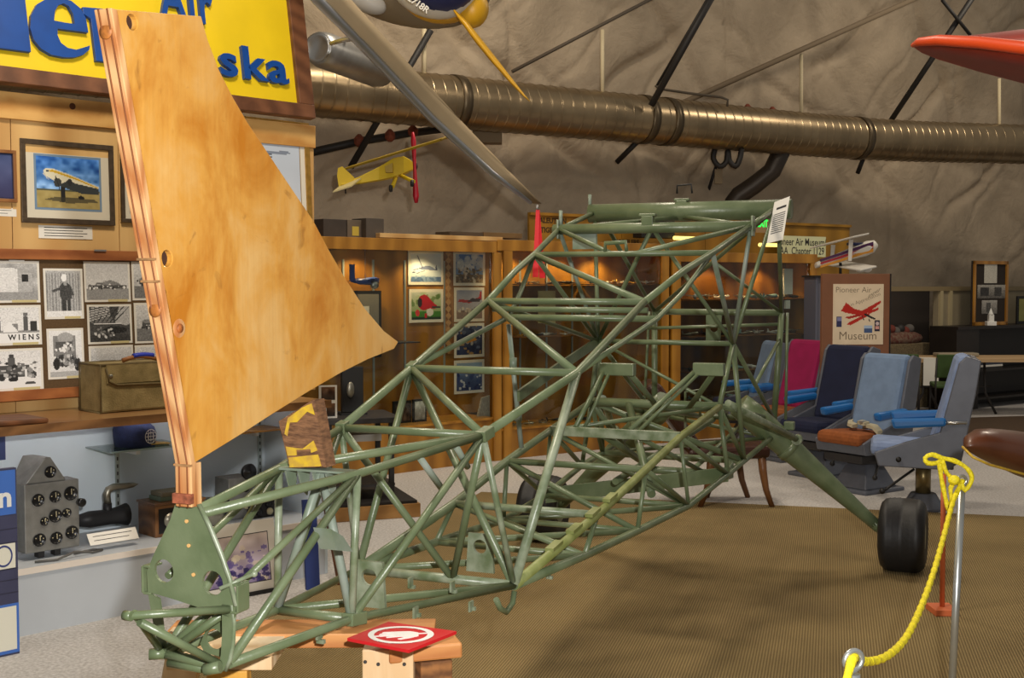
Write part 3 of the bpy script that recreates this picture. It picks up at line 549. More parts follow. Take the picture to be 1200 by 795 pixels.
# forward fin spar stub
spz = [Fs(326, 494, -4.66), Fs(366, 469, -4.66), Fs(380, 548, -4.66), Fs(339, 549, -4.66)]
mROT = M('weathered_wood', (92, 62, 40), .8, rgb2=(138, 98, 66), scale=30, stretch=(1, 1, 4), bump=.3, bscale=60); mYEL = M('old_yellow_paint', (214, 178, 44), .6, rgb2=(188, 150, 60), scale=50)
mb = MB(); mb.hexa(spz, [p + FU * .045 for p in spz]); part('forward_spar', mb, mROT, fin, bevel=.002)
def onspar(u, v, d): return (spz[3] * (1 - u) + spz[2] * u) * (1 - v) + (spz[0] * (1 - u) + spz[1] * u) * v - FU * d
for pts in ([(.03, .02), (.93, .02), (.90, .20), (.06, .22)], [(.05, .26), (.30, .24), (.32, .34), (.72, .30), (.72, .24), (.9, .26), (.84, .42), (.5, .33), (.06, .45)], [(.1, .70), (.28, .95), (.70, .98), (.97, .96), (1.0, .78), (.82, .88), (.5, .80), (.3, .86), (.16, .64)]):
    mb = MB(); mb.slab([onspar(u, v, .0) for u, v in pts], -FU * .0025); part('paint_patch', mb, mYEL, fin)
mb = MB(); mb.hexa([spz[1], spz[2], spz[2] + FU * .05, spz[1] + FU * .05], [p + FV * .006 for p in (spz[1], spz[2], spz[2] + FU * .05, spz[1] + FU * .05)]); part('spar_side_strip', mb, mROT, fin)

# ---------------------------------------------------------------- timber stand with the sign on it
mPINE = wood('raw_pine', (206, 172, 128), (236, 214, 178), .6, 5, 'z'); mFIRE = wood('orange_fir', (172, 108, 56), (206, 146, 86), .55, 5, 'x'); mENDG = wood('end_grain_bark', (96, 60, 30), (150, 100, 54), .8, 9, 'y'); mYTIM = wood('yellow_timber', (196, 142, 54), (222, 172, 84), .5, 5, 'z')
zt = .792
pl_, pr_ = onz(206, 738, zt), onz(520, 766, zt - .03)
dirp = Vector((1, .02, 0)).normalized(); perp = Vector((-dirp.y, dirp.x, 0)); st = thing('timber_stand', (-.5, 3.1, 0), 'rough timber trestle holding up the tail of the green frame', 'stand')
ctr = Vector((-.555, 3.17, zt - .02)); mb = MB(); mb.box(ctr, .70, .14, .038, (dirp, perp, Vector((0, 0, 1)))); part('top_plank', mb, mFIRE, st, bevel=.003)
mb = MB(); c = onz(455, 765, zt - .02); top = Vector((-.295, 3.03, 0))
mb.box(Vector((-.315, 3.05, (zt - .02) / 2)), .13, .05, zt - .02); part('leg_board', mb, mPINE, st, bevel=.003)
mb = MB(); mb.box(Vector((-.215, 3.12, (zt - .06) / 2)), .085, .13, zt - .06, (Vector((.94, .34, 0)), Vector((-.34, .94, 0)), Vector((0, 0, 1)))); part('leg_post', mb, mENDG, st, bevel=.004)
mb = MB(); mb.box(Vector((-.235, 3.10, zt - .035)), .19, .12, .04, (Vector((.96, .28, 0)), Vector((-.28, .96, 0)), Vector((0, 0, 1)))); part('cap_block', mb, mFIRE, st, bevel=.006)
for i in range(4):
    p = Vector((-.372 + .033 * i, 3.023, zt - .05 - .006 * (i % 2))); mb = MB(); mb.lathe(p, (0, -1, 0), [(0, .005), (.003, .004)], 8); part('nail', mb, mCHAR, st)
ta, tb = Vector((-.845, 3.12, zt)), Vector((-.99, 3.12, 0))
mb = MB(); ax = (ta - tb).normalized(); sd = Vector((0, 1, 0)); mb.box((ta + tb) / 2, .09, .04, (ta - tb).length, (sd.cross(ax), sd, ax)); part('raking_leg', mb, mPINE, st, bevel=.003)
for i in (0, 1):
    p = ta - ax * (.03) + (sd.cross(ax)) * (-.02 + .04 * i) - sd * .021; mb = MB(); mb.lathe(p, -sd, [(0, .007), (.003, .006)], 8); part('screw', mb, mSTEEL, st)
mb = MB(); mb.box(Vector((-.70, 2.95, .375)), .10, .05, .75); part('leg_board', mb, mYTIM, st, bevel=.003)
mb = MB(); mb.box(Vector((-.72, 3.04, .768)), .26, .22, .036); part('cap_block', mb, mPINE, st, bevel=.003)
mRED = M('sign_red', (196, 28, 36), .4); zs = zt + .030
cor = [onz(407, 748, zs), onz(479, 762, zs), onz(535, 740, zs), onz(455, 729, zs)]
sg = thing('no_touching_sign', (cor[0] + cor[2]) / 2 - Vector((0, 0, .01)), 'red square sign with white barred hand lying on the timber stand', 'sign')
mb = MB(); mb.slab(cor, (0, 0, -.008)); part('sign_plate', mb, mRED, sg)
def onsign(u, v, h=.0008): return (cor[0] * (1 - u) + cor[1] * u) * (1 - v) + (cor[3] * (1 - u) + cor[2] * u) * v + Vector((0, 0, h))
mb = MB(); n = 40; vs = [onsign(.5 + r * math.cos(2 * math.pi * k / n), .5 + r * math.sin(2 * math.pi * k / n), h) for h in (.0, .001) for r in (.34, .42) for k in range(n)]
fs = [(k, (k + 1) % n, n + (k + 1) % n, n + k) for k in range(n)] + [(2 * n + k, 3 * n + k, 3 * n + (k + 1) % n, 2 * n + (k + 1) % n) for k in range(n)]; mb.add(vs, fs); part('printed_ring', mb, mWHITE, sg)
def hk_(h, k): return onsign(.5 + h / 2 - k / 2, .5 + h / 2 + k / 2, 0)
hand = [(.30, -.16), (.34, .06), (.22, .19), (.02, .22), (-.26, .24), (-.30, .19), (-.06, .145), (-.34, .14), (-.38, .08), (-.08, .06), (-.36, .03), (-.38, -.04), (-.08, -.03), (-.28, -.09), (-.28, -.15), (-.02, -.13), (.06, -.18), (-.10, -.27), (-.06, -.32), (.14, -.25)]
mb = MB(); mb.slab([hk_(h, k) for h, k in hand], (0, 0, .001)); part('printed_hand', mb, mWHITE, sg)
mb = MB(); mb.slab([hk_(h, k) for h, k in ((-.50, -.03), (-.50, .03), (.50, .03), (.50, -.03))], (0, 0, .0006)); part('printed_bar', mb, mWHITE, sg)
# notice clipped to the spar
sN = -.95; q = [Fs(898.6, 285.5, sN), Fs(917.5, 281, sN), Fs(925.7, 230, sN), Fs(907.7, 237, sN)]
nt_ = thing('paper_notice', q[0], 'tilted white typed notice hanging from the front wing spar', 'notice'); mb = MB(); mb.slab(q, (0, .004, 0)); part('notice_sheet', mb, mPAPER, nt_)
def onq(u, v): return (q[0] * (1 - u) + q[1] * u) * (1 - v) + (q[3] * (1 - u) + q[2] * u) * v - Vector((0, .0015, 0))
mb = MB()
for i in range(10): v = .66 - i * .05; mb.add([onq(.12, v), onq(.86, v), onq(.86, v + .018), onq(.12, v + .018)], [(0, 1, 2, 3)])
mb.add([onq(.22, .78), onq(.85, .78), onq(.85, .83), onq(.22, .83)], [(0, 1, 2, 3)]); part('typed_lines', mb, mINK, nt_)
# ================================================================ LEFT DISPLAY
LW = Pl((-2.2, 5.92, 0), 45); LB = LW.back(-.62)
mGPAINT = M('pale_grey_paint', (186, 192, 198), .55, var=.04, scale=3); mBPAINT = M('pale_blue_paint', (206, 218, 226), .6, var=.03, scale=3)
mCTOP = wood('counter_wood', (124, 88, 52), (156, 116, 74), .3, 2, 'x', coat=.3, angle=-.78); mWARM = M('warm_white_edge', (226, 216, 204), .5)
aL, aR = -1.2, 1.56
case = thing('display_case', LW.P(.2, 0, -.3), 'low grey display case with open front along the left wall', 'display case')
def pb(name, pl, a0, a1, b0, b1, o0, o1, mat, parent, bevel=0, label=None):
    mb = MB(); mb.pbox(pl, a0, a1, b0, b1, o0, o1); return part(name, mb, mat, parent, label, bevel)
pb('plinth_panel', LW, aL, aR, 0, .30, -.03, 0, mGPAINT, case)
pb('case_floor', LW, aL, aR, .30, .325, -.62, .0, mGPAINT, case); pb('floor_edge', LW, aL, aR, .298, .328, 0, .008, mWARM, case)
pb('back_panel', LW, aL, aR, .325, .985, -.64, -.62, mBPAINT, case); pb('end_panel', LW, aR, aR + .02, 0, .985, -.64, 0, mBPAINT, case)
pb('countertop', LW, aL, aR + .04, .985, 1.02, -.64, .01, mCTOP, case); pb('counter_edge', LW, aL, aR + .04, .978, 1.022, .01, .022, wood('edge_wood', (104, 70, 40), (134, 94, 56), .4, 4, 'x'), case)
mSTD = M('slotted_steel', (176, 186, 184), .4, .6)
for px in (137, 304):
    a, _ = LB.hit(px, 560); s_ = pb('shelf_standard', LB, a - .012, a + .012, .34, .98, 0, .010, mSTD, case)
    for i in range(14): pb('slot', LB, a - .004, a + .004, .37 + i * .042, .39 + i * .042, .010, .0108, mCHAR, s_)
mTUBEL = emit('case_tube_lamp', (250, 250, 255), 5.0)
mb = MB(); mb.cyl(LW.P(-.9, .968, -.34), LW.P(1.45, .968, -.34), .012, n=10); tl = solo('tube_lamp', mb, mTUBEL, 'white fluorescent tube under the counter of the grey case', 'lamp')
# shelves
g1 = thing('glass_shelf', LB.P(.6, .80, .15), 'glass shelf with the blue cap in the grey case', 'shelf'); a0, _ = LB.hit(105, 525); b_sh = .80
mSHG = M('shelf_glass_edge', (150, 172, 170), .2, var=.1)
pb('shelf_plate', LB, .40, .86, b_sh - .008, b_sh, .0, .30, glass('shelf_glass', (190, 210, 205), .15), g1); pb('plate_edge', LB, .40, .86, b_sh - .009, b_sh + .001, .30, .303, mSHG, g1); pb('shelf_bracket', LB, .565, .59, b_sh - .035, b_sh - .009, 0, .26, mWHITE, g1)
g2 = thing('wall_shelf', LB.P(1.35, .83, .15), 'narrow shelf of papers at the right end of the grey case', 'shelf'); pb('shelf_plate', LB, 1.1, 1.66, .815, .825, .0, .24, mOAKT, g2); pb('shelf_bracket', LB, 1.37, 1.39, .79, .815, 0, .2, mWHITE, g2)
# navy cap with globe badge
mNAVY = M('navy_wool', (32, 42, 80), .85, var=.15, scale=40, bump=.2, bscale=200); cap = thing('peaked_hat', LB.P(.62, .80, .17), 'navy blue peaked cap with white globe badge on glass shelf', 'cap')
c = LB.P(.605, .80, .17); X, N_, Z = LW.d, LW.n, Vector((0, 0, 1)); mb = MB()
mb.loft([[c + X * (r * .115 * math.cos(t)) + N_ * (r * .115 * math.sin(t)) + Z * (h * (1 - .14 * math.cos(t) * r)) for t in [2 * math.pi * k / 20 for k in range(20)]] for r, h in ((.95, .004), (1.0, .05), (1.02, .085), (.93, .118), (.72, .138), (.4, .148), (.02, .15))]); part('crown', mb, mNAVY, cap)
mb = MB(); mb.slab([c + X * .04 + N_ * .10 + Z * .012, c + X * .17 + N_ * .085 + Z * .004, c + X * .19 + N_ * .02 + Z * .002, c + X * .15 - N_ * .05 + Z * .004, c + X * .05 - N_ * .06 + Z * .012], Z * .006); part('peak', mb, M('gold_braid', (176, 140, 52), .5, var=.2, scale=80), cap)
bc = c + X * .035 + N_ * .117 + Z * .062; bx = (X + N_ * -.22).normalized(); mb = MB()
def ringm(mb, o, X, Y, r0, r1, n=28, ry=1.0):
    vs = [o + X * (r * math.cos(2 * math.pi * k / n)) + Y * (r * ry * math.sin(2 * math.pi * k / n)) for r in (r0, r1) for k in range(n)]
    mb.add(vs, [(k, (k + 1) % n, n + (k + 1) % n, n + k) for k in range(n)])
for r in ((.036, .040), (.020, .023)): ringm(mb, bc, bx, Z, *r)
for k in (-.6, 0, .6): mb.add([bc + bx * -.035 + Z * (.03 * k - .0015), bc + bx * .035 + Z * (.03 * k - .0015), bc + bx * .035 + Z * (.03 * k + .0015), bc + bx * -.035 + Z * (.03 * k + .0015)], [(0, 1, 2, 3)])
for k in (-.5, 0, .5): mb.add([bc + bx * (.03 * k - .0015) + Z * -.033, bc + bx * (.03 * k + .0015) + Z * -.033, bc + bx * (.03 * k + .0015) + Z * .033, bc + bx * (.03 * k - .0015) + Z * .033], [(0, 1, 2, 3)])
part('globe_badge', mb, mWHITE, cap)
# instrument panel
mPANEL = M('grey_hammered_panel', (138, 138, 134), .45, .4, var=.12, scale=20, bump=.1, bscale=80); mDIAL = M('dial_black', (20, 20, 22), .3); mCREAM = M('cream', (206, 196, 160), .6)
r0 = LW.back(-.14); q_ = r0.rect(29, 565, 93, 645); ip = thing('instrument_box', r0.P(q_[0], .325, -.05), 'grey metal instrument panel box with nine round dials', 'instrument')
a0, a1 = q_[0], q_[1]; b0, b1 = q_[2], q_[3]
pb('box', r0, a0, a1, b0, b1, -.13, 0, mPANEL, ip, .004)
mb = MB(); mb.hexa([r0.P(a0 + .01, b1, -.01), r0.P(a0 + (a1 - a0) * .78, b1, -.01), r0.P(a0 + (a1 - a0) * .50, b1 + .125, -.01), r0.P(a0 + (a1 - a0) * .40, b1 + .125, -.01)], [r0.P(a0 + .0, b1, -.16), r0.P(a0 + (a1 - a0) * .60, b1, -.16), r0.P(a0 + (a1 - a0) * .42, b1 + .125, -.16), r0.P(a0 + (a1 - a0) * .22, b1 + .125, -.16)]); part('hood', mb, mPANEL, ip, bevel=.004)
for u, v, r in ((.24, .76, .032), (.55, .78, .030), (.84, .80, .036), (.35, .44, .022), (.55, .50, .034), (.76, .52, .024), (.25, .18, .033), (.56, .17, .032), (.85, .22, .034), (.47, 1.15, .030)):
    c = r0.P(a0 + (a1 - a0) * u, b0 + (b1 - b0) * v, .0); mb = MB(); mb.lathe(c, r0.n, [(0, r), (.006, r), (.007, r * .9), (.003, r * .86), (.003, .001)], 20); d_ = part('dial', mb, mDIAL, ip)
    mb = MB(); s0_ = r * .62
    for k in range(4 if r < .0335 else 3):
        an = k * 2.39 + u; p = c + (r0.d * math.cos(an) + Z * math.sin(an)) * s0_ + r0.n * .0045; mb.box(p, .0045, .0045, .002, (r0.d, Z, r0.n))
    mb.box(c + r0.n * .0045 + (r0.d * .2 + Z * .5) * r * .5, .003, r * .8, .002, (r0.d, Z, r0.n)); part('dial_marks', mb, mCREAM, d_)
mb = MB(); c = r0.P(a1 - .002, b0 + (b1 - b0) * .66, .01); mb.lathe(c, r0.n, [(0, .020), (.03, .022), (.034, .015), (.034, .001)], 14); part('knob', mb, mDIAL, ip)
for u in (.35, .65): pb('foot', r0, a0 + (a1 - a0) * u - .015, a0 + (a1 - a0) * u + .015, .325, b0, -.09, -.04, mCHAR, ip)
p0 = LW.P(a0 + .02, .333, -.08); mb = MB(); mb.path([p0, p0 + X * .1 + N_ * .03, p0 + X * .2 + N_ * .01 + Z * .02, p0 + X * .3 + N_ * .0, p0 + X * .36 - N_ * .02, p0 + X * .33 - N_ * .06, p0 + X * .22 - N_ * .04], .006, 7)
solo('instrument_cable', mb, M('grey_cable', (92, 90, 86), .5), 'grey cable looped under the instrument panel', 'cable')
# curved pipe horn
mHORN = M('dark_iron', (40, 40, 42), .5, .3, var=.2); mNICK = M('worn_nickel', (150, 146, 132), .35, .8, var=.2)
hp = LW.back(-.36); H = lambda px, py: hp.P(*hp.hit(px, py)); hn = thing('speaking_horn', H(130, 622), 'black horn with bent nickel pipe beside the instrument panel', 'instrument')
mb = MB(); mb.path([H(90, 611), H(105, 609), H(128, 606), H(140, 604), H(148, 603)], [.03, .045, .042, .05, .062], 14); part('horn_bell', mb, mHORN, hn)
mb = MB(); mb.path([H(126, 604), H(126, 590)], .023, 12); part('stem', mb, mHORN, hn)
mb = MB(); mb.path([H(126, 590), H(125, 580), H(127, 574), H(133, 571), H(146, 570), H(156, 568.5), H(162, 567.5)], [.020, .020, .020, .019, .017, .014, .002], 12); part('bent_pipe', mb, mNICK, hn)
# placards
def placard(pl, x0, y0, x1, y1, label, lines, group=None, zrest=None):
    r = pl.rect(x0, y0, x1, y1); o = thing('caption_card', pl.P((r[0] + r[1]) / 2, r[2], 0), label, 'caption card', group)
    pb('card', pl, *r, 0, .003, mPAPER, o); w_, h_ = r[1] - r[0], r[3] - r[2]
    mb = MB()
    for i in range(lines):
        v = r[3] - h_ * (i + .9) / (lines + .8); mb.add([pl.P(r[0] + w_ * .1, v, .0036), pl.P(r[1] - w_ * (.1 + .08 * (i % 2)), v, .0036), pl.P(r[1] - w_ * (.1 + .08 * (i % 2)), v + h_ * .055, .0036), pl.P(r[0] + w_ * .1, v + h_ * .055, .0036)], [(0, 1, 2, 3)])
    part('printed_lines', mb, mINK, o); return o
cp = Pl(LW.P(0, .33, -.085), 45, 38); placard(cp, 102, 622, 162, 636, 'typed caption card propped before the black horn', 2)
# wooden radio box
mWAL = wood('walnut_box', (104, 68, 36), (140, 96, 56), .4, 5, 'x', coat=.2); bx_ = LW.back(-.20); r = bx_.rect(182, 590, 232, 632); rb = thing('wooden_radio', bx_.P(r[0], .325, -.1), 'small walnut radio box with black dial face in the grey case', 'radio')
aa = bx_.hit(160, 600)[0]; pb('cabinet', bx_, r[0], r[0] + .30, .325, r[3], -.19, 0, mWAL, rb, .004); pb('lid', bx_, r[0] - .006, r[0] + .306, r[3], r[3] + .012, -.20, .006, mWAL, rb, .003); pb('face', bx_, r[0] + .02, r[0] + .29, .345, r[3] - .02, 0, .004, mDIAL, rb)
c = bx_.P(r[0] + .09, (.325 + r[3]) / 2, .004); mb = MB(); mb.lathe(c, bx_.n, [(0, .042), (.006, .042), (.007, .001)], 20); part('tuning_dial', mb, mNICK, rb)
for i, (col, nm) in enumerate((((112, 128, 108), 'sage green book flat on the walnut radio'), ((126, 118, 96), 'khaki book topmost on the walnut radio'))):
    mb = MB(); z = r[3] + .013 + i * .024; mb.pbox(bx_, r[0] + .05 + .01 * i, r[0] + .24, z, z + .023, -.16, -.03); solo('book', mb, M('book_%d' % i, col, .7), nm, 'book', group='books on the radio', bevel=.002)
# teapot
tp = LW.back(-.30); c = tp.P(*tp.hit(246, 602)); c.z = .328; tpt = thing('metal_pitcher', c, 'round pewter pitcher with handle behind the tail tubes', 'pitcher')
mb = MB(); mb.lathe(c, (0, 0, 1), [(0, .05), (.01, .06), (.05, .082), (.09, .08), (.12, .055), (.135, .06), (.15, .062)], 20); part('body', mb, mNICK, tpt); mb = MB(); mb.path([c + X * .06 + Z * .13, c + X * .12 + Z * .14, c + X * .125 + Z * .08, c + X * .08 + Z * .04], .008, 8); part('handle', mb, mHORN, tpt); mb = MB(); mb.path([c - X * .06 + Z * .08, c - X * .11 + Z * .12, c - X * .12 + Z * .14], [.016, .012, .010], 8); part('spout', mb, mNICK, tpt)
# grey radio sets at the right of the case
for px0, px1, y0, y1, o_, lab in ((268, 296, 560, 604, -.34, 'grey radio set with round meters behind the tail tubes'), (296, 322, 585, 612, -.28, 'black radio chassis with small knobs near the tail tubes')):
    pl = LW.back(o_); r = pl.rect(px0, y0, px1, y1); o = thing('radio_set', pl.P(r[0], .325, -.05), lab, 'radio'); pb('chassis', pl, r[0], r[1], .326, r[3], -.15, 0, mPANEL if y0 < 570 else mCHAR, o, .004)
    for u, v in ((.25, .72), (.7, .72), (.3, .3), (.75, .3)):
        mb = MB(); c = pl.P(r[0] + (r[1] - r[0]) * u, .326 + (r[3] - .326) * v, 0); mb.lathe(c, pl.n, [(0, .022), (.012, .020), (.013, .001)], 12); part('knob', mb, mCREAM if u > .6 and v < .5 else mDIAL, o)
pl = LW.back(-.36); c = pl.P(*pl.hit(290, 553)); mb = MB(); mb.lathe(c, pl.n, [(0, .045), (.02, .05), (.03, .042), (.028, .02), (.04, .012), (.04, .001)], 18); c2 = Vector((c.x, c.y, .5))
o = thing('round_gauge', c, 'black round gauge standing on the grey radio set', 'gauge'); part('gauge_case', mb, mDIAL, o)
# picture leaning on the case
pw = Pl(onz(258, 705, 0) + Vector((0, 0, 0)), 42, 9); r = (-.12, .36, 0.02, .40); lp = thing('leaning_picture', pw.P(.1, 0, 0), 'framed purple snowy landscape picture leaning against the grey case', 'picture')
pb('mat_board', pw, *r, 0, .012, M('mat_board', (206, 200, 188), .7), lp); pb('frame_bar', pw, r[0] - .02, r[1] + .02, 0, .02, -.005, .022, mBLACK, lp)
art = Art(54, 44, (196, 180, 170), (150, 136, 170)).noise(18, 3, 7).blobs(60, (0, 0, 1, .75), (.02, .07), [(222, 208, 180), (92, 78, 136), (112, 96, 150), (206, 190, 170)], 5, .75).blobs(40, (.2, 0, 1, .3), (.02, .05), [(48, 40, 92), (70, 58, 120)], 6, .8); sheet('print', art, pw, (r[0] + .03, r[1] - .05, .07, .33), .0125, lp)
pb('print_border', pw, r[0] + .025, r[1] - .045, .065, .335, .0118, .0122, mINK, lp)
# blue banner at the far left
bn = Pl(onz(23, 766, 0), 45); b1 = bn.hit(21, 548)[1]; bo = thing('information_banner', bn.P(-.2, 0, 0), 'tall blue information panel standing on the floor at left edge', 'panel')
pb('board', bn, -.45, 0, 0.0, b1, -.03, 0, M('banner_navy', (58, 60, 88), .6, var=.1), bo)
hh = lambda y: bn.hit(12, y)[1]
mBLU = M('banner_blue', (62, 108, 190), .5); mPNL = M('banner_cream', (222, 220, 204), .7)
pb('blue_field', bn, -.44, -.006, hh(603), hh(551), 0, .002, mBLU, bo); pb('cream_box', bn, -.44, -.012, hh(666), hh(637), 0, .003, mPNL, bo); pb('cream_box', bn, -.44, -.012, hh(762), hh(711), 0, .003, mPNL, bo); pb('blue_border', bn, -.45, 0, hh(766), hh(708), 0, .0015, mBLU, bo)
for y in (620, 636, 667, 680, 695): pb('plank_line', bn, -.45, 0, hh(y) - .002, hh(y) + .002, 0, .001, M('banner_line', (40, 40, 62), .6), bo)
part('lettering', text_mb('n', bn.P(-.055, hh(583), .003), bn.d, Z, .13, .001, .004), mWHITE, bo); mb = MB(); ringm(mb, bn.P(-.065, hh(651), .004), bn.d, Z, .033, .040, ry=1.25); part('printed_ring', mb, M('ring_blue', (50, 60, 120), .6), bo)
pb('small_notice', LB, *LB.rect(-14, 508, 6, 540), 0, .004, M('notice_blue', (54, 66, 110), .6), case)
# ---- upper wall of plywood
wl = thing('plywood_backboard', LB.P(.5, 1.02, 0), 'tall pine plywood backboard above the grey case', 'panel')
edges = [-1.4, .02, .62, 1.26, 1.95]
for i in range(4): pb('plywood_sheet', LB, edges[i] + .002, edges[i + 1] - .002, 1.02, 2.56, -.03, 0, mPLY, wl, .002)
pb('top_rail', LB, -1.4, 1.95, 2.56, 2.70, -.03, .02, wood('knotty_pine', (196, 140, 70), (224, 176, 104), .5, 2.5, 'x', angle=-.78), wl, .003)
mKNOT = M('wood_knot', (92, 48, 22), .7)
for px, py in ((83, 125), (176, 150)):
    a, b = LB.hit(px, py); mb = MB(); mb.lathe(LB.P(a, b, .02), LB.n, [(0, .018), (.0012, .016), (.0014, .001)], 14); part('knot', mb, mKNOT, wl)
mb = MB(); mb.lathe(LB.P(*LB.hit(119, 111), .02), LB.n, [(0, .012), (.004, .010), (.005, .001)], 10); part('bolt', mb, mSTEEL, wl)
# photo board
PB = Pl(LB.P(0, 1.08, .075), 45, 3.0); rB = PB.rect(-60, 304, 200, 458); pbd = thing('photo_board', PB.P(.2, 0, 0), 'brown felt board with red-brown wooden frame full of old photographs', 'notice board')
mFELT = M('brown_felt', (92, 70, 44), .95, var=.12, scale=120); mRFR = wood('red_brown_frame', (140, 80, 40), (168, 104, 56), .45, 4, 'x', angle=-.78)
b0, b1 = PB.hit(0, 459)[1], PB.hit(0, 304)[1]
pb('felt', PB, -.5, .95, b0, b1, 0, .004, mFELT, pbd); pb('frame_rail', PB, -.54, .99, b1, b1 + .055, 0, .02, mRFR, pbd, .003); pb('frame_rail', PB, -.54, .99, b0 - .055, b0, 0, .02, mRFR, pbd, .003); pb('frame_stile', PB, .95, .99, b0, b1, 0, .02, mRFR, pbd, .003)
a, b = PB.hit(116, 294); pb('hinge_hook', PB, a - .04, a + .03, b - .005, b + .004, .02, .028, mSTEEL, pbd)
pb('rail_strip', PB, -.02, .06, b1 - .012, b1 - .004, .004, .010, mWHITE, pbd)  # short white strip just under the top rail
G = lambda k: (k, k, k)
def art_bw(kind):
    if kind == 'quonset': A = Art(40, 40, G(150), G(120)).noise(20, 1, 6).poly([(.12, .2), (.12, .7), (.3, .88), (.62, .86), (.62, .2)], G(190)).rect(.62, .22, .9, .75, G(150)).rect(.7, .5, .82, .7, G(30)).ell(.08, .5, .07, .25, G(60)).rect(0, 0, 1, .22, G(130)).noise(7, 2)
    elif kind == 'wiens': A = Art(48, 46, G(190), G(200)).rect(0, .28, 1, .34, G(120)).noise(10, 3).ell(.03, .55, .14, .25, G(50)).ell(.03, .55, .06, .12, G(150)).rect(.18, .32, .3, .62, G(80)).ell(.24, .7, .05, .06, G(60)).rect(.5, .34, .6, .55, G(110)).rect(.7, .34, .8, .75, G(70)).ell(.75, .8, .05, .06, G(90)).rect(.84, .32, .95, .6, G(40)).poly([(.32, .3), (.45, .62), (.62, .3)], G(215)).rect(0, 0, 1, .27, G(225))
    elif kind == 'truck': A = Art(48, 44, G(190), G(205)).noise(8, 4).rect(.15, .3, .8, .62, G(60)).ell(.5, .28, .09, .12, G(25)).ell(.3, .3, .07, .1, G(35)).ell(.86, .35, .06, .1, G(40)).rect(.42, .62, .54, .82, G(70)).ell(.48, .86, .05, .05, G(50)).blobs(40, (.1, .3, .95, .7), (.02, .05), [G(30), G(90), G(160), G(120)], 5).rect(0, 0, 1, .18, G(200)).ell(.8, .12, .1, .04, G(60)).rect(.7, .2, .76, .5, G(200))
    elif kind == 'man':
        A = Art(44, 56, G(150), G(150))
        for i in range(12): A.rect(i / 12, .12, i / 12 + .035, .95, G(115))
        A.rect(0, 0, 1, .12, G(200)).ell(.52, .85, .08, .08, G(240)).rect(.44, .12, .56, .72, G(45)).rect(.58, .12, .68, .5, G(40)).poly([(.4, .4), (.38, .66), (.5, .75), (.66, .72), (.74, .4), (.6, .36)], G(50)).line(.42, .62, .2, .56, .03, G(60)).line(.68, .66, .76, .48, .03, G(55)).ell(.55, .72, .05, .05, G(130)).noise(10, 6)
    elif kind == 'bus': A = Art(42, 54, G(200), G(190)).rect(.12, .45, .8, .88, G(110)).ell(.5, .84, .24, .12, G(140)).rect(.2, .55, .72, .76, G(70)).blobs(16, (.2, .55, .72, .74), (.03, .05), [G(200), G(150)], 8).rect(.2, .22, .8, .48, G(70)).ell(.2, .28, .1, .13, G(30)).ell(.85, .25, .1, .15, G(35)).ell(.5, .36, .12, .12, G(130)).blobs(30, (.15, .2, .85, .5), (.02, .05), [G(40), G(170), G(100)], 9).rect(0, 0, 1, .12, G(150)).noise(7, 7)
    elif kind == 'domefield': A = Art(48, 42, G(165), G(190)).rect(0, 0, 1, .3, G(125)).poly([(.3, .36), (.4, .5), (.58, .55), (.76, .47), (.86, .36)], G(110)).rect(.05, .3, .95, .4, G(60)).blobs(30, (.05, .3, .95, .42), (.01, .035), [G(40), G(190), G(90), G(220)], 11).ell(.3, .45, .08, .03, G(90)).noise(7, 12)
    elif kind == 'hangar':
        A = Art(48, 44, G(50), G(60)).poly([(0, .9), (.45, 1), (.6, .55), (.1, .5), (0, .6)], G(95)).poly([(.6, .55), (.9, .45), (1, .5), (1, 1), (.75, 1)], G(150))
        for k in range(6): A.line(.1 + .1 * k, .55, .3 + .14 * k, 1.0, .012, G(30)).line(0, .6 + .07 * k, .5, .75 + .06 * k, .008, G(180))
        A.rect(.1, .5, .8, .53, G(210)).rect(0, .0, 1, .2, G(45)).ell(.62, .33, .3, .1, G(25)).blobs(20, (.05, .15, .6, .4), (.015, .04), [G(180), G(110), G(30)], 13).noise(10, 14)
    else: A = Art(40, 40, G(180), G(140)).rect(0, 0, 1, .35, G(95)).rect(.15, .36, .8, .52, G(60)).ell(.4, .55, .25, .06, G(110)).blobs(15, (.1, .35, .9, .5), (.015, .04), [G(40), G(170)], sum(map(ord, kind))).noise(9, len(kind))
    A.c = np.clip(A.c * 1.15 + 12, 0, 245); return A
photos = [((-22, 306, 46, 355), 'quonset', 'black and white photo of a rounded hut, top left of the board'), ((-22, 358, 48, 405), 'wiens', 'photo of people on a sled, lettered WIENS, on brown board'), ((-22, 409, 50, 458), 'truck', 'photo of an old truck with a man on top, bottom left of board'),
          ((51, 315, 97, 374), 'man', 'upright photo of a dark-suited man by corrugated wall'), ((55, 385, 98, 444), 'bus', 'upright photo of an old loaded car seen from the front'), ((98, 307, 152, 354), 'domefield', 'photo of an airfield under a low domed hill'),
          ((102, 357, 154, 403), 'hangar', 'photo of a vaulted hangar interior on the brown board'), ((104, 405, 156, 446), 'tent', 'photo half hidden behind the tan flight bag'), ((154, 307, 200, 352), 'tower', 'photo of a small building, right of the airfield photo'), ((157, 355, 205, 402), 'water', 'photo of a far shoreline, right of the hangar photo'), ((158, 404, 208, 445), 'ship', 'photo lowest right behind the plywood fin edge')]
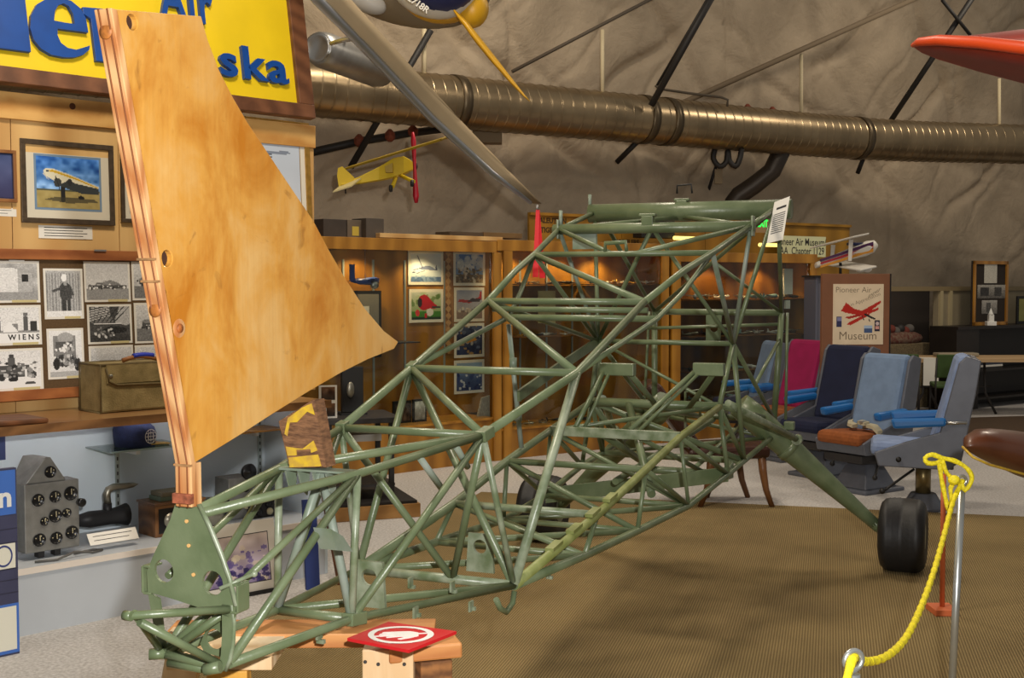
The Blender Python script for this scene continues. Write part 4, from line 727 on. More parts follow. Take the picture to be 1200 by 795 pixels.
for k, (bx4, kind, lab) in enumerate(photos):
    r = PB.rect(*bx4); o = thing('photograph', PB.P((r[0] + r[1]) / 2, r[2], .004), lab, 'photograph', 'old photographs on the brown board'); pb('photo_paper', PB, *r, .004, .0055, mPAPER, o); sheet('print', art_bw(kind), PB, hgrow(r, -.012), .006, o)
    if kind == 'wiens': part('lettering', text_mb('W I E N S', PB.P((r[0] + r[1]) / 2 + .06, r[2] + .04, .0062), PB.d, PB.w, .040, .0002, .001), mINK, o)
    w_ = (r[1] - r[0]); pb('caption_strip', PB, r[0] + w_ * .5, r[1] - .02, r[2] + .001, r[2] + .014, .0056, .0066, M('caption_cream', (206, 192, 140), .8), o)
# framed aeroplane picture
def framed(pl, bx4, lab, frame_m, fw, mats, art=None, cat='picture', depth=.022):
    r = pl.rect(*bx4); o = thing('framed_picture', pl.P((r[0] + r[1]) / 2, r[2], 0), lab, cat)
    for nm, rr in (('frame_rail', (r[0], r[1], r[3] - fw, r[3])), ('frame_rail', (r[0], r[1], r[2], r[2] + fw)), ('frame_stile', (r[0], r[0] + fw, r[2] + fw, r[3] - fw)), ('frame_stile', (r[1] - fw, r[1], r[2] + fw, r[3] - fw))): pb(nm, pl, *rr, 0, depth, frame_m, o, .002)
    q = hgrow(r, -fw); off = depth * .5
    for m_, wd in mats: pb('mount', pl, *q, 0, off, m_, o); q = hgrow(q, -wd); off += .0008
    if art is not None: sheet('print', art, pl, q, off, o)
    return o, q, off
A = Art(72, 60, (48, 110, 196), (150, 186, 222)).noise(10, 21, 6).noise(26, 22, 9).noise(16, 24, 18).rect(0, 0, 1, .33, (168, 150, 92)).noise(6, 23, 20).rect(0, .33, 1, .36, (90, 92, 70))
A.poly([(.10, .70), (.14, .76), (.26, .77), (.55, .66), (.98, .46), (.98, .36), (.70, .40), (.36, .48), (.16, .60)], (222, 216, 190)).poly([(.12, .72), (.26, .745), (.60, .62), (.98, .44), (.98, .42), (.6, .58), (.26, .70)], (206, 168, 36)).poly([(.34, .44), (.5, .56), (.62, .50), (.98, .42), (.98, .30), (.72, .30), (.5, .38)], (52, 58, 60)).ell(.33, .50, .06, .09, (60, 62, 60)).ell(.52, .52, .035, .07, (40, 42, 44))
A.rect(.38, .18, .44, .42, (30, 30, 30)).ell(.41, .18, .04, .06, (24, 24, 24)).ell(.70, .22, .05, .04, (24, 24, 24)).poly([(.12, .16), (.3, .22), (.9, .2), (.98, .14), (.5, .10)], (60, 56, 42), .7).line(.3, .62, .36, .36, .008, (40, 40, 40)).rect(.155, .70, .2, .735, (40, 50, 60)); A.poly([(.10, .66), (.12, .7), (.16, .6), (.2, .55), (.17, .56)], (196, 196, 190))
PF = Pl(LB.P(0, 1.9, .002), 45, 1.5)
mFRM = M('bronze_frame', (84, 70, 54), .4, .3, var=.2, scale=30); mGLD = M('gold_frame', (176, 136, 62), .35, .5, var=.15, scale=30)
framed(PF, (23, 167, 132, 263), 'framed colour picture of a silver propeller airliner on dry grass', mFRM, .028, [(M('linen', (214, 206, 186), .8), .045), (M('slate_blue', (112, 138, 164), .7), .012)], A)
framed(PF, (-60, 174, 18, 236), 'brown framed picture cut off by the left edge of view', wood('frame_brown', (128, 82, 44), (156, 108, 62), .4, 4, 'z'), .018, [(mNAVY, .006)], Art(30, 30, (70, 84, 130), (60, 60, 100)).noise(10, 3, 5))
framed(PF, (140, 172, 250, 263), 'dark framed picture mostly hidden behind the plywood fin', mFRM, .022, [(M('linen', (214, 206, 186), .8), .03)], Art(30, 30, (190, 190, 190), (150, 150, 150)))
placard(PF, 45, 265, 108, 280, 'typed caption card under the airliner picture', 4); placard(PF, -40, 243, 19, 253, 'caption card under the brown frame at left edge', 2)
PQ = Pl(LB.P(0, 1.9, .03), 45, 3); A = Art(50, 70, (196, 208, 224), (206, 212, 222)).noise(5, 31, 5).poly([(.42, .74), (.55, .77), (.86, .80), (.92, .785), (.86, .765), (.60, .745), (.5, .70)], (128, 138, 156)).poly([(.38, .80), (.44, .80), (.48, .75), (.44, .74)], (206, 176, 60)).poly([(.6, .755), (.5, .69), (.55, .69), (.7, .75)], (90, 98, 112)).ell(.66, .72, .04, .012, (70, 76, 90)).blobs(70, (.3, 0, 1, .32), (.01, .03), [(90, 104, 140), (150, 160, 186), (226, 228, 234)], 32, .8)
framed(PQ, (225, 138, 362, 275), 'gold framed print of a jet in pale sky beside the fin', mGLD, .035, [(M('ivory_mount', (226, 220, 204), .7), .035), (mGLD, .006)], A)
# ---- the yellow sign
SG = Pl(LB.P(0, 2.74, .05), 45, 9.5); mYS = M('sign_yellow', (240, 206, 22), .45, var=.04, scale=4); mSB = M('sign_blue', (10, 70, 150), .4, var=.08, scale=8); mSF = wood('sign_frame', (92, 56, 34), (122, 78, 50), .5, 4, 'x', angle=-.78)
c0 = SG.hit(345, 123); c1 = SG.hit(0, 82); aR_ = c0[0]; bb = (c0[1] + c1[1]) / 2; sgn = thing('airline_sign', SG.P(.8, 0, 0), 'big yellow sign with raised blue lettering and brown frame', 'sign')
hs = 1.05
pb('sign_board', SG, -2.2, aR_ + .02, bb - .02, bb + hs, 0, .03, mYS, sgn); pb('frame_rail', SG, -2.3, aR_ + .11, bb - .085, bb, 0, .06, mSF, sgn, .004); pb('frame_rail', SG, -2.3, aR_ + .11, bb + hs, bb + hs + .085, 0, .06, mSF, sgn, .004); pb('frame_stile', SG, aR_, aR_ + .11, bb, bb + hs, 0, .06, mSF, sgn, .004)
def glyph(outlines, mat, name='letter'):
    for pts in outlines:
        mb = MB(); vs = [SG.P(*SG.hit(x, y), .03) for x, y in pts]; mb.slab(vs, SG.n * .028); part(name, mb, mat, sgn, bevel=.003)
glyph([[(-12, -70), (22, -70), (22, -30), (24, 0), (31, 61), (31, 65), (-40, 56), (-40, 50), (-8, 52)]], mSB)
# e as an outline with the counter cut by the crossbar
def arc(cx, cy, rx, ry, a0, a1, n=16, tilt=0.10): return [(cx + rx * math.cos(math.radians(a0 + (a1 - a0) * i / n)), cy - ry * math.sin(math.radians(a0 + (a1 - a0) * i / n)) + tilt * rx * math.cos(math.radians(a0 + (a1 - a0) * i / n))) for i in range(n + 1)]
e_out = arc(65, 36, 35, 35, -8, 318, 30) + [(88, 58)] + arc(72, 36, 19, 24, 318, 8, 24)[4:]
e_pts = [(98, 42), (62, 37.5), (62, 45), (66, 54), (74, 60), (84, 62), (94, 59), (100, 57), (99, 62), (92, 68), (82, 71), (70, 71), (55, 68), (43, 61), (34, 50), (30, 37), (31, 22), (38, 9), (50, 2), (64, 1), (78, 5), (89, 14), (95, 25)]
e_hole = [(82, 32), (80, 20), (75, 11), (69, 8), (63, 10), (59, 17), (58, 28), (71, 30.5)]
bm_pts = [SG.P(*SG.hit(x, y), .03) for x, y in e_pts]; mb = MB()
def holed(outer, inner):
    bm = bmesh.new(); es = []
    for Lp in (outer, inner):
        vs = [bm.verts.new(p) for p in Lp]; es += [bm.edges.new((vs[i], vs[(i + 1) % len(vs)])) for i in range(len(vs))]
    bmesh.ops.triangle_fill(bm, edges=es, use_beauty=True); bm.verts.index_update(); base = [v.co.copy() for v in bm.verts]; n = len(base); fs = [tuple(v.index for v in f.verts) for f in bm.faces]; bm.free()
    side = []; o = 0
    for Lp in (outer, inner):
        k = len(Lp); side += [(o + i, o + (i + 1) % k, o + (i + 1) % k + n, o + i + n) for i in range(k)]; o += k
    return base, fs, side, n
base, fs, side, n = holed(bm_pts, [SG.P(*SG.hit(x, y), .03) for x, y in e_hole]); mb.add(base + [p + SG.n * .028 for p in base], fs + [tuple(i + n for i in f[::-1]) for f in fs] + side); part('letter', mb, mSB, sgn)
glyph([[(91, 12), (116, 14), (118, 22), (130, 16), (150, 18), (160, 30), (166, 82), (140, 79), (134, 40), (124, 36), (120, 42), (125, 77), (107, 75), (101, 26), (92, 20)]], mSB)
sm = dict(depth=.012, center=False)
def word(body, x, y, size, x1):
    a, b = SG.hit(x, y); a1, b1_ = SG.hit(x1, y + (x1 - x) * .115); m_ = text_mb(body, SG.P(a, b, .03), SG.d, SG.w, size, .020, .006, False, space=1.12)
    wd = max((p - SG.P(a, b, .03)).dot(SG.d) for p in m_.v); k = (a1 - a) / wd; o_ = SG.P(a, b, .03)
    m_.v = [o_ + SG.d * ((p - o_).dot(SG.d) * k) + SG.w * (p - o_).dot(SG.w) + SG.n * ((p - o_).dot(SG.n) + .01) for p in m_.v]
    return m_
part('lettering', word('Air', 184, 22, .36, 245), mSB, sgn); part('lettering', word('ska', 252, 90, .28, 333), mSB, sgn)
# flight bag on the counter
mBAG = M('tan_canvas', (124, 108, 66), .8, rgb2=(150, 132, 86), scale=14, bump=.2, bscale=120); mBTR = M('bag_binding', (98, 82, 46), .7, var=.15, scale=40)
bgp = LW.back(-.22); r = bgp.rect(118, 424, 230, 487); bag = thing('flight_bag', bgp.P(r[0] + .3, 1.02, -.1), 'old tan canvas flight bag on the wooden counter', 'bag')
a0, a1 = r[0], r[0] + .62; b0, b1 = 1.022, bgp.hit(118, 428)[1]
pb('body', bgp, a0, a1, b0, b1, -.24, 0, mBAG, bag, .012)
def bagline(pts, rr=.006): mb = MB(); mb.path([bgp.P(a, b, o) for a, b, o in pts], rr, 6); part('piping', mb, mBTR, bag)
for o_ in (0, -.24): bagline([(a0, b0, o_), (a0, b1, o_), (a1, b1, o_)])
bagline([(a0, b1, 0), (a0, b1, -.24)]); bagline([(a0, b0, 0), (a0, b0, -.24)]); bagline([(a0 + .03, b1 - .02, .003), (a0 + .045, b1 - .09, .004), (a0 + .09, b1 - .11, .004), (a1, b1 - .12, .004)], .007)
mb = MB(); mb.pbox(bgp, a0 + .03, a1, b1 - .10, b1 + .003, 0, .005); part('flap', mb, mBAG, bag)
mb = MB(); mb.path([bgp.P(a0 + .17 + .04 * i, b1 + .012 + .018 * math.sin(math.pi * i / 5), -.09) for i in range(6)], .012, 8); part('handle', mb, M('tan_leather', (150, 96, 48), .5), bag)
mb = MB(); mb.path([bgp.P(a0 + .23 + .03 * i, b1 + .032 + .006 * math.sin(math.pi * i / 4), -.09) for i in range(5)], .014, 8); part('handle_wrap', mb, M('royal_blue', (36, 56, 176), .5), bag)
mb = MB(); mb.lathe(bgp.P(a0 + .055, b1 - .06, .004), bgp.n, [(0, .012), (.006, .010), (.007, .001)], 10); part('stud', mb, mNICK, bag)
mb = MB(); mb.pbox(LW, -.9, -.08, 1.022, 1.047, -.30, .005); solo('wooden_plaque', mb, mDWOOD, 'dark varnished wooden slab lying on the counter left of the bag', 'slab', bevel=.008)

# easel leg and blue panel edge beside the case
ez = thing('easel', onz(392, 690), 'wooden easel leg with a dark blue panel behind the tail tubes', 'easel'); EP = Pl(onz(380, 690), 30, 6)
mb = MB(); p0, p1 = onz(398, 688), at(372, 545, onz(398, 688).y + .12); mb.hexa([p0, p0 + X * .035, p0 + X * .035 - N_ * .02, p0 - N_ * .02], [p1, p1 + X * .035, p1 + X * .035 - N_ * .02, p1 - N_ * .02]); part('leg', mb, mDWOOD, ez)
pb('panel', EP, -.10, -.02, .0, .50, -.03, -.01, M('panel_navy', (34, 52, 110), .6), ez)
# ================================================================ BACK CABINETS
C1 = Pl((-.08, 11.62, 0), 42); C2 = Pl((-.08, 11.62, 0), 36); C3 = Pl(C2.P(C2.hit(787, 300)[0], 0), 32)
mPUCK = emit('warm_puck_lamp', (255, 190, 90), 30); mDPANEL = wood('dark_oak_panel', (104, 62, 20), (140, 90, 32), .4, 1.6, 'z', coat=.2, angle=.6)
def cabinet(pl, a0, a1, ztop, zbase, label, back_m, depth=.46, posts=(), pane=True, standards=(), pucks=(), b0=0.0, b1=0.0, ends=(1, 1)):
    o = thing('display_cabinet', pl.P((a0 + a1) / 2, 0, -depth / 2), label, 'display cabinet')
    pb('base_front', pl, a0, a1, .0, zbase - .02, -.03, 0, mOAK, o); pb('case_floor', pl, a0, a1, zbase - .02, zbase, -depth, .012, mOAKT, o)
    pb('back_panel', pl, a0 + b0, a1 + b1, zbase, ztop, -depth - .02, -depth, back_m, o); pb('top_panel', pl, a0, a1, ztop, ztop + .03, -depth - .02, .0, mOAKT, o)
    pb('top_rail', pl, a0, a1, ztop - .075, ztop + .03, 0, .025, mOAKT, o, .003)
    
    if ends[0]: pb('end_panel', pl, a0, a0 + .02, zbase, ztop, -depth, 0, mOAK, o)
    if ends[1]: pb('end_panel', pl, a1 - .02, a1, zbase, ztop, -depth, 0, mOAK, o)
    for p0, p1 in posts: pb('stile', pl, p0, p1, 0.0, ztop - .075, 0, .024, mOAKT, o, .003)
    for a in standards: pb('shelf_standard', pl, a - .009, a + .009, zbase + .2, ztop - .15, -depth, -depth + .012, mSTD, o)
    if pane: pb('glass_pane', pl, a0 + .03, a1 - .03, zbase, ztop - .075, -.012, -.008, mGLASS, o)
    for a in pucks:
        mb = MB(); c = pl.P(a, ztop - .012, -depth * .55); mb.lathe(c, (0, 0, -1), [(0, .035), (.02, .035), (.022, .001)], 14); part('lamp_housing', mb, mBLACK, o); mb = MB(); mb.lathe(c - Vector((0, 0, .0225)), (0, 0, -1), [(0, .026), (.004, .022), (.005, .001)], 14); part('lamp_lens', mb, mPUCK, o)
        lamp('cabinet_lamp', 'SPOT', c - Vector((0, 0, .06)), 15, (1, .66, .30), c - Vector((0, 0, 1.5)) + pl.n * -.25, spot_size=math.radians(125), spot_blend=.6, shadow_soft_size=.025)
    return o
xa = lambda pl, px: pl.hit(px, 400)[0]
cab1 = cabinet(C1, -2.35, -.11, 2.07, .42, 'oak display cabinet with aircraft posters beside the plywood fin', mOAK, posts=((xa(C1, 577), xa(C1, 586)),), standards=[C1.back(-.46).hit(p, 350)[0] for p in (402, 437, 474, 520)], pucks=(C1.back(-.25).hit(430, 300)[0], C1.back(-.25).hit(505, 300)[0]), b1=.36, ends=(1, 0))
cab2 = cabinet(C2, -.09, xa(C2, 782), 2.09, .30, 'middle oak display cabinet with rows of tiny models behind frame', mOAK, posts=((xa(C2, 589), xa(C2, 599)), (xa(C2, 774), xa(C2, 782))), standards=[C2.back(-.46).hit(p, 350)[0] for p in (609, 640, 670, 698)], pucks=(C2.back(-.25).hit(612, 300)[0], C2.back(-.25).hit(665, 300)[0], C2.back(-.25).hit(710, 300)[0]), b0=.27, ends=(0, 1))
cab3 = cabinet(C3, .0, xa(C3, 955), 2.01, .30, 'right oak display cabinet crowded with models, beside brown board', mDPANEL, posts=((0, xa(C3, 796)), (xa(C3, 948), xa(C3, 955))), pucks=(C3.back(-.25).hit(843, 310)[0], C3.back(-.25).hit(900, 310)[0]))
mb = MB(); mb.pbox(C1, xa(C1, 445), -.02, 2.105, 2.145, -.40, .01); solo('timber_batten', mb, mPLY, 'pale timber board lying along the cabinet top', 'board', bevel=.003)
# boxes on top of the first cabinet
mCARD = M('grey_card', (84, 76, 66), .85, var=.12, scale=10)
for x0, x1, y0, off, col, lab in ((379, 406, 257, -.1, (64, 56, 50), 'dark cardboard box, leftmost on the cabinet top'), (407, 428, 258, -.12, (104, 92, 78), 'grey cardboard box in the middle of the cabinet top row'), (429, 450, 256, -.05, (82, 74, 66), 'brown box rightmost of the row on the cabinet top'), (527, 566, 272, -.2, (74, 62, 48), 'flat dark case lying on the pale batten'), (567, 612, 273, -.2, (112, 88, 54), 'long flat tan box on the pale batten')):
    pl = C1.back(off); a0, a1 = pl.hit(x0, 270)[0], pl.hit(x1, 270)[0]; zb = 2.10 if y0 < 270 else 2.146; mb = MB(); mb.pbox(pl, a0, a1, zb, max(pl.hit((x0 + x1) / 2, y0)[1], zb + .04), -.22, 0); o = solo('cardboard_box', mb, M('card_%d' % x0, col, .85, var=.1, scale=10), lab, 'box', group='boxes on the cabinet top', bevel=.004)
    if x0 == 407: pl = pl.back(.0); pb('yellow_tag', pl, a0 + .05, a0 + .12, zb + .02, zb + .10, 0, .003, M('yellow_tag', (200, 176, 70), .7), o)
# posters
B1 = C1.back(-.455)
def poster(bx4, art, lab):
    r = B1.rect(*bx4); o = thing('poster', B1.P((r[0] + r[1]) / 2, r[2], 0), lab, 'poster', 'aircraft posters in the oak cabinet'); pb('paper', B1, *r, 0, .006, mPAPER, o); sheet('print', art, B1, hgrow(r, -.028), .0068, o)
SKY = (196, 206, 220)
poster((478, 294, 519, 334), Art(48, 44, (206, 214, 226), (190, 206, 224)).noise(5, 41, 5).rect(0, 0, 1, .18, (92, 122, 168)).blobs(30, (0, 0, 1, .2), (.02, .06), [(140, 166, 200), (70, 98, 150)], 42, .7).poly([(.25, .45), (.4, .55), (.62, .58), (.86, .42), (.6, .42)], (110, 122, 158)).line(.38, .52, .22, .92, .016, (96, 104, 140)).line(.36, .5, .1, .42, .014, (70, 80, 120)).poly([(.8, .42), (.84, .62), (.88, .42)], (70, 80, 120)).ell(.1, .34, .06, .02, (50, 60, 100)).line(.45, .4, .2, .3, .01, (60, 60, 90)), 'poster of a grey fighter plane climbing over blue sea')
poster((479, 339, 519, 378), Art(48, 44, (206, 214, 206), (130, 160, 80)).blobs(30, (0, .55, 1, .95), (.03, .08), [(90, 124, 60), (180, 196, 160)], 43, .7).rect(0, 0, 1, .3, (64, 130, 30)).rect(0, 0, 1, .1, (24, 50, 20)).ell(.42, .62, .22, .28, (186, 22, 34)).poly([(.3, .85), (.55, .8), (.86, .5), (.8, .38), (.4, .38)], (190, 24, 36)).ell(.28, .62, .08, .17, (40, 34, 36)).ell(.62, .26, .12, .14, (226, 226, 226)).ell(.48, .14, .05, .1, (200, 26, 36)).ell(.2, .24, .07, .12, (210, 60, 60)).rect(.68, .4, .98, .48, (60, 60, 60)), 'poster of a stubby red racing plane on green grass')
poster((531, 295, 568, 335), Art(44, 44, (70, 110, 180), (150, 170, 200)).blobs(26, (0, .45, 1, 1), (.05, .13), [(222, 226, 230), (190, 200, 214)], 44, .8).rect(0, 0, 1, .3, (120, 96, 66)).blobs(70, (0, 0, 1, .5), (.02, .06), [(214, 206, 190), (100, 84, 66), (170, 150, 120), (70, 66, 70)], 45, .9), 'poster of silver planes under white clouds, top right')
poster((532, 337, 567, 377), Art(44, 44, (150, 158, 186), (176, 168, 172)).noise(6, 46, 6).rect(0, 0, 1, .3, (140, 120, 110)).poly([(.05, .6), (.5, .55), (.95, .68), (.9, .75), (.5, .66), (.1, .68)], (160, 40, 44)).poly([(.5, .62), (.86, .72), (.92, .96), (.98, .96), (.98, .66)], (176, 36, 44)).poly([(.4, .6), (.6, .72), (.95, .7), (.9, .6)], (60, 52, 62)).blobs(30, (.1, .05, .9, .4), (.02, .06), [(196, 186, 176), (110, 96, 92), (214, 206, 196)], 47, .85), 'poster of a red-tailed dark plane, second in right column')
poster((532, 379, 567, 419), Art(44, 44, (60, 72, 110), (40, 50, 86)).noise(12, 48, 6).blobs(30, (0, 0, 1, 1), (.03, .1), [(34, 44, 84), (110, 124, 160), (190, 150, 90), (200, 205, 210)], 49, .85).poly([(.3, .5), (.7, .6), (.8, .5), (.4, .4)], (206, 150, 60)), 'dark blue poster with an orange plane, third in right column')
poster((532, 422, 567, 461), Art(44, 44, (130, 156, 196), (50, 64, 110)).noise(8, 50, 6).blobs(40, (0, 0, 1, .65), (.02, .08), [(36, 48, 96), (60, 76, 130), (214, 218, 226)], 51, .9).rect(0, .75, 1, 1, (150, 176, 206)), 'blue poster of many aircraft, lowest in right column')
r = B1.rect(492, 290, 530, 500); r = B1.rect(521, 285, 531, 415)
# carved centre strip between the poster columns
st_ = thing('carved_strip', B1.P(r[0], r[2], 0), 'brown chain-patterned strip between two columns of posters', 'trim')
pb('strip', B1, r[0] - .02, r[1], r[2], r[3], 0, .005, wood('strip_wood', (120, 78, 40), (168, 120, 70), .5, 6, 'z'), st_)
for i in range(16):
    mb = MB(); c = B1.P((r[0] + r[1]) / 2 - .01, r[2] + (i + .5) * (r[3] - r[2]) / 16, .005); mb.box(c, .05, .05, .006, ((B1.d + Z).normalized(), (Z - B1.d).normalized(), B1.n)); part('diamond', mb, M('strip_light', (186, 146, 96), .6), st_)
mb = MB(); r = B1.rect(541, 462, 575, 495)
o = thing('folded_chart', C1.P(xa(C1, 560), .42, -.15), 'white crumpled printed chart at foot of the posters', 'chart'); pl = C1.back(-.15); r = pl.rect(563, 464, 574, 494)
mb = MB(); mb.hexa([pl.P(r[0] - .04, r[2], 0), pl.P(r[1], r[2], 0), pl.P(r[1], r[3], 0), pl.P(r[0] + .02, r[3] - .02, 0)], [pl.P(r[0] - .04, r[2], -.03), pl.P(r[1], r[2], -.03), pl.P(r[1], r[3], -.02), pl.P(r[0] + .02, r[3] - .02, -.02)]); part('sheet', mb, M('chart_paper', (176, 172, 160), .7, rgb2=(120, 116, 108), scale=60, stretch=(4, 4, .5)), o)
# hanging blue model and framed screen in cabinet 1
def model_plane(c, fwd, up, L_, span, R_, mat, name='model_plane'):
    fwd = Vector(fwd).normalized(); up = Vector(up); sd = fwd.cross(up).normalized(); up = sd.cross(fwd).normalized(); mb = MB()
    ring = lambda x, r, dz=0: [c + fwd * x + sd * (r * math.cos(t)) + up * (r * math.sin(t) + dz) for t in [2 * math.pi * k / 8 for k in range(8)]]
    mb.loft([ring(L_ * .5, R_ * .3), ring(L_ * .42, R_ * .9), ring(L_ * .15, R_), ring(-L_ * .2, R_ * .7), ring(-L_ * .5, R_ * .2, R_ * .3)])
    w_ = L_ * .2
    for sg_ in (1, -1): mb.hexa([c + fwd * (L_ * .12 + w_ / 2), c + fwd * (L_ * .12 - w_ / 2), c + sd * sg_ * span / 2 + fwd * (L_ * .10 - w_ * .3) + up * R_ * .5, c + sd * sg_ * span / 2 + fwd * (L_ * .10 + w_ * .3) + up * R_ * .5], [p + up * (R_ * .3) for p in (c + fwd * (L_ * .12 + w_ / 2), c + fwd * (L_ * .12 - w_ / 2), c + sd * sg_ * span / 2 + fwd * (L_ * .10 - w_ * .3) + up * R_ * .5, c + sd * sg_ * span / 2 + fwd * (L_ * .10 + w_ * .3) + up * R_ * .5)])
    t0 = c - fwd * L_ * .46 + up * R_ * .2; mb.hexa([t0 - sd * span * .2, t0 + sd * span * .2, t0 + sd * span * .16 + fwd * L_ * .1, t0 - sd * span * .16 + fwd * L_ * .1], [p + up * R_ * .2 for p in (t0 - sd * span * .2, t0 + sd * span * .2, t0 + sd * span * .16 + fwd * L_ * .1, t0 - sd * span * .16 + fwd * L_ * .1)])
    t1 = t0 - sd * R_ * .1; mb.hexa([t1, t1 + fwd * L_ * .14, t1 + fwd * L_ * .06 + up * L_ * .2, t1 + up * L_ * .2], [p + sd * R_ * .2 for p in (t1, t1 + fwd * L_ * .14, t1 + fwd * L_ * .06 + up * L_ * .2, t1 + up * L_ * .2)])
    return mb
pl = C1.back(-.2); c = pl.P(*pl.hit(428, 330)); mBLUM = M('model_blue', (40, 66, 140), .4); hm = thing('hanging_model', c, 'small blue model plane hanging in the oak cabinet', 'model plane')
part('airframe', model_plane(c, C1.d + Vector((0, 0, .05)), (0, 0, 1), .30, .30, .035, mBLUM), mBLUM, hm); mb = MB(); mb.cyl(c, Vector((c.x, c.y, 2.05)), .003, n=5); part('string', mb, mSTEEL, hm); mb = MB(); mb.lathe(c + C1.d * .05 + C1.n * .06 - Vector((0, 0, .03)), C1.n, [(0, .04), (.03, .035), (.031, .001)], 12); part('float', mb, mSTEEL, hm); pt_ = c - C1.d * .14; pb('tail', Pl(pt_, 42), -.025, .025, 0, .15, -.006, .006, mBLUM, hm)
pl = C1.back(-.38); r = pl.rect(388, 341, 447, 420); fr = thing('framed_certificate', pl.P(r[0], r[2], 0), 'grey framed certificate in the cabinet behind the fin tip', 'picture')
pb('frame', pl, *r, -.02, 0, mBLACK, fr); pb('mount', pl, *hgrow(r, -.03), 0, .003, M('grey_mount', (128, 124, 116), .7), fr); q2 = hgrow(r, -.14); pb('certificate', pl, q2[0], q2[1], q2[2] + .05, q2[3], .003, .005, mPAPER, fr)
pb('glass_shelf', C1.back(-.46), C1.back(-.3).hit(440, 410)[0], C1.back(-.3).hit(482, 410)[0], 1.155, 1.165, 0, .3, mCHAR, cab1)
for x0, x1, y0, y1, off, cols, lab in ((461, 482, 470, 500, -.2, ((60, 44, 36), (96, 70, 50)), 'dark framed photo standing in the oak cabinet'), (484, 500, 468, 500, -.18, ((206, 202, 190), (150, 146, 140)), 'white magazine standing beside the dark framed photo')):
    pl = C1.back(off); r = pl.rect(x0, y0, x1, y1); o = thing('standing_print', pl.P(r[0], .42, 0), lab, 'picture'); pb('backing', pl, r[0], r[1], .42, r[3], -.02, 0, mBLACK, o); sheet('print', Art(24, 30, *cols).noise(26, x0, 6), pl, hgrow((r[0], r[1], .42, r[3]), -.02), .002, o)
# ---- rows of tiny models
mMET = M('model_metal', (150, 142, 124), .35, .7, var=.2); mGLDM = M('model_gold', (196, 150, 60), .35, .6); mDKM = M('model_dark', (40, 36, 34), .5); mWHM = M('model_white', (206, 204, 196), .5); mTEAL = M('model_teal', (110, 140, 140), .4); MOD = [mDKM, mMET, mDKM, mGLDM, mDKM, mWHM]
DK = ['dark', 'silver', 'dark', 'brass', 'dark', 'white']
def shelf_row(pl, cab, px0, px1, py, nm, n, group, size=.085, mats=MOD, where=''):
    bk = pl.back(-.24); a0, z = bk.hit(px0, py); a1, z1 = bk.hit(px1, py); z = (z + z1) / 2
    pb('shelf', pl.back(-.46), a0 - .04, a1 + .04, z - .010, z, .01, .36, mDPANEL, cab)
    for i in range(n):
        a = a0 + (a1 - a0) * (i + .5) / n + random.uniform(-.02, .02); k = random.randrange(len(mats)); an = random.uniform(0, 6.28); sz = size * random.uniform(.8, 1.2)
        c = bk.P(a, z + sz * .14, random.uniform(-.08, .08)); fw = Vector((math.cos(an), math.sin(an), .12))
        mb = model_plane(c, fw, (0, 0, 1), sz * 1.3, sz * 1.4, sz * .13, None)
        mb.box((c.x, c.y, z + sz * .05), sz * .12, sz * .12, sz * .1)
        od = ['leftmost', 'second', 'third', 'fourth', 'fifth', 'sixth', 'seventh', 'eighth', 'ninth', 'tenth', 'eleventh', 'twelfth'][i]
        solo('model_plane', mb, mats[k], '%s %s model plane from left, %s' % (od, {'model_dark': 'dark', 'model_metal': 'silver', 'model_gold': 'brass', 'model_white': 'white', 'model_teal': 'teal'}[mats[k].name], where), 'model plane', group=group)
shelf_row(C2, cab2, 604, 690, 333, '', 11, 'upper row of models in middle cabinet', .09, where='upper shelf of the middle cabinet')
shelf_row(C2, cab2, 604, 690, 393, '', 12, 'lower row of models in middle cabinet', .08, where='lower shelf of the middle cabinet')
shelf_row(C2, cab2, 596, 690, 496, '', 9, 'models on the floor of middle cabinet', .12, [mDKM, mDKM, mMET], where='floor of the middle cabinet')
shelf_row(C2, cab2, 700, 768, 333, '', 6, 'brass models in middle cabinet', .11, [mGLDM, mMET, mWHM], where='short right shelf of the middle cabinet')
for py, n in ((350, 8), (392, 9), (432, 8), (465, 7)): shelf_row(C3, cab3, 802, 940, py, '', n, 'models on the shelf of right cabinet, height %d' % py, .15, [mTEAL, mMET, mWHM, mDKM, mDKM], where={350: 'topmost', 392: 'second', 432: 'third', 465: 'lowest'}[py] + ' shelf of the right cabinet')
pl = C2.back(-.3); r = pl.rect(631, 341, 651, 379); mb = MB(); mb.pbox(pl, *r, -.01, 0); solo('cream_card', mb, M('cream_card', (196, 176, 120), .8), 'plain cream card standing in the middle cabinet', 'card', bevel=.001)
pl = C3.back(-.1)
for x0, y0, x1, y1 in ((919, 315, 929, 345), (921, 352, 926, 362)):
    r = pl.rect(x0, y0, x1, y1); mb = MB(); mb.pbox(pl, *r, -.03, 0); solo('paper_slip', mb, mWHM, 'white slip taped in the right cabinet' if y0 < 350 else 'tiny white tag in the right cabinet', 'paper')
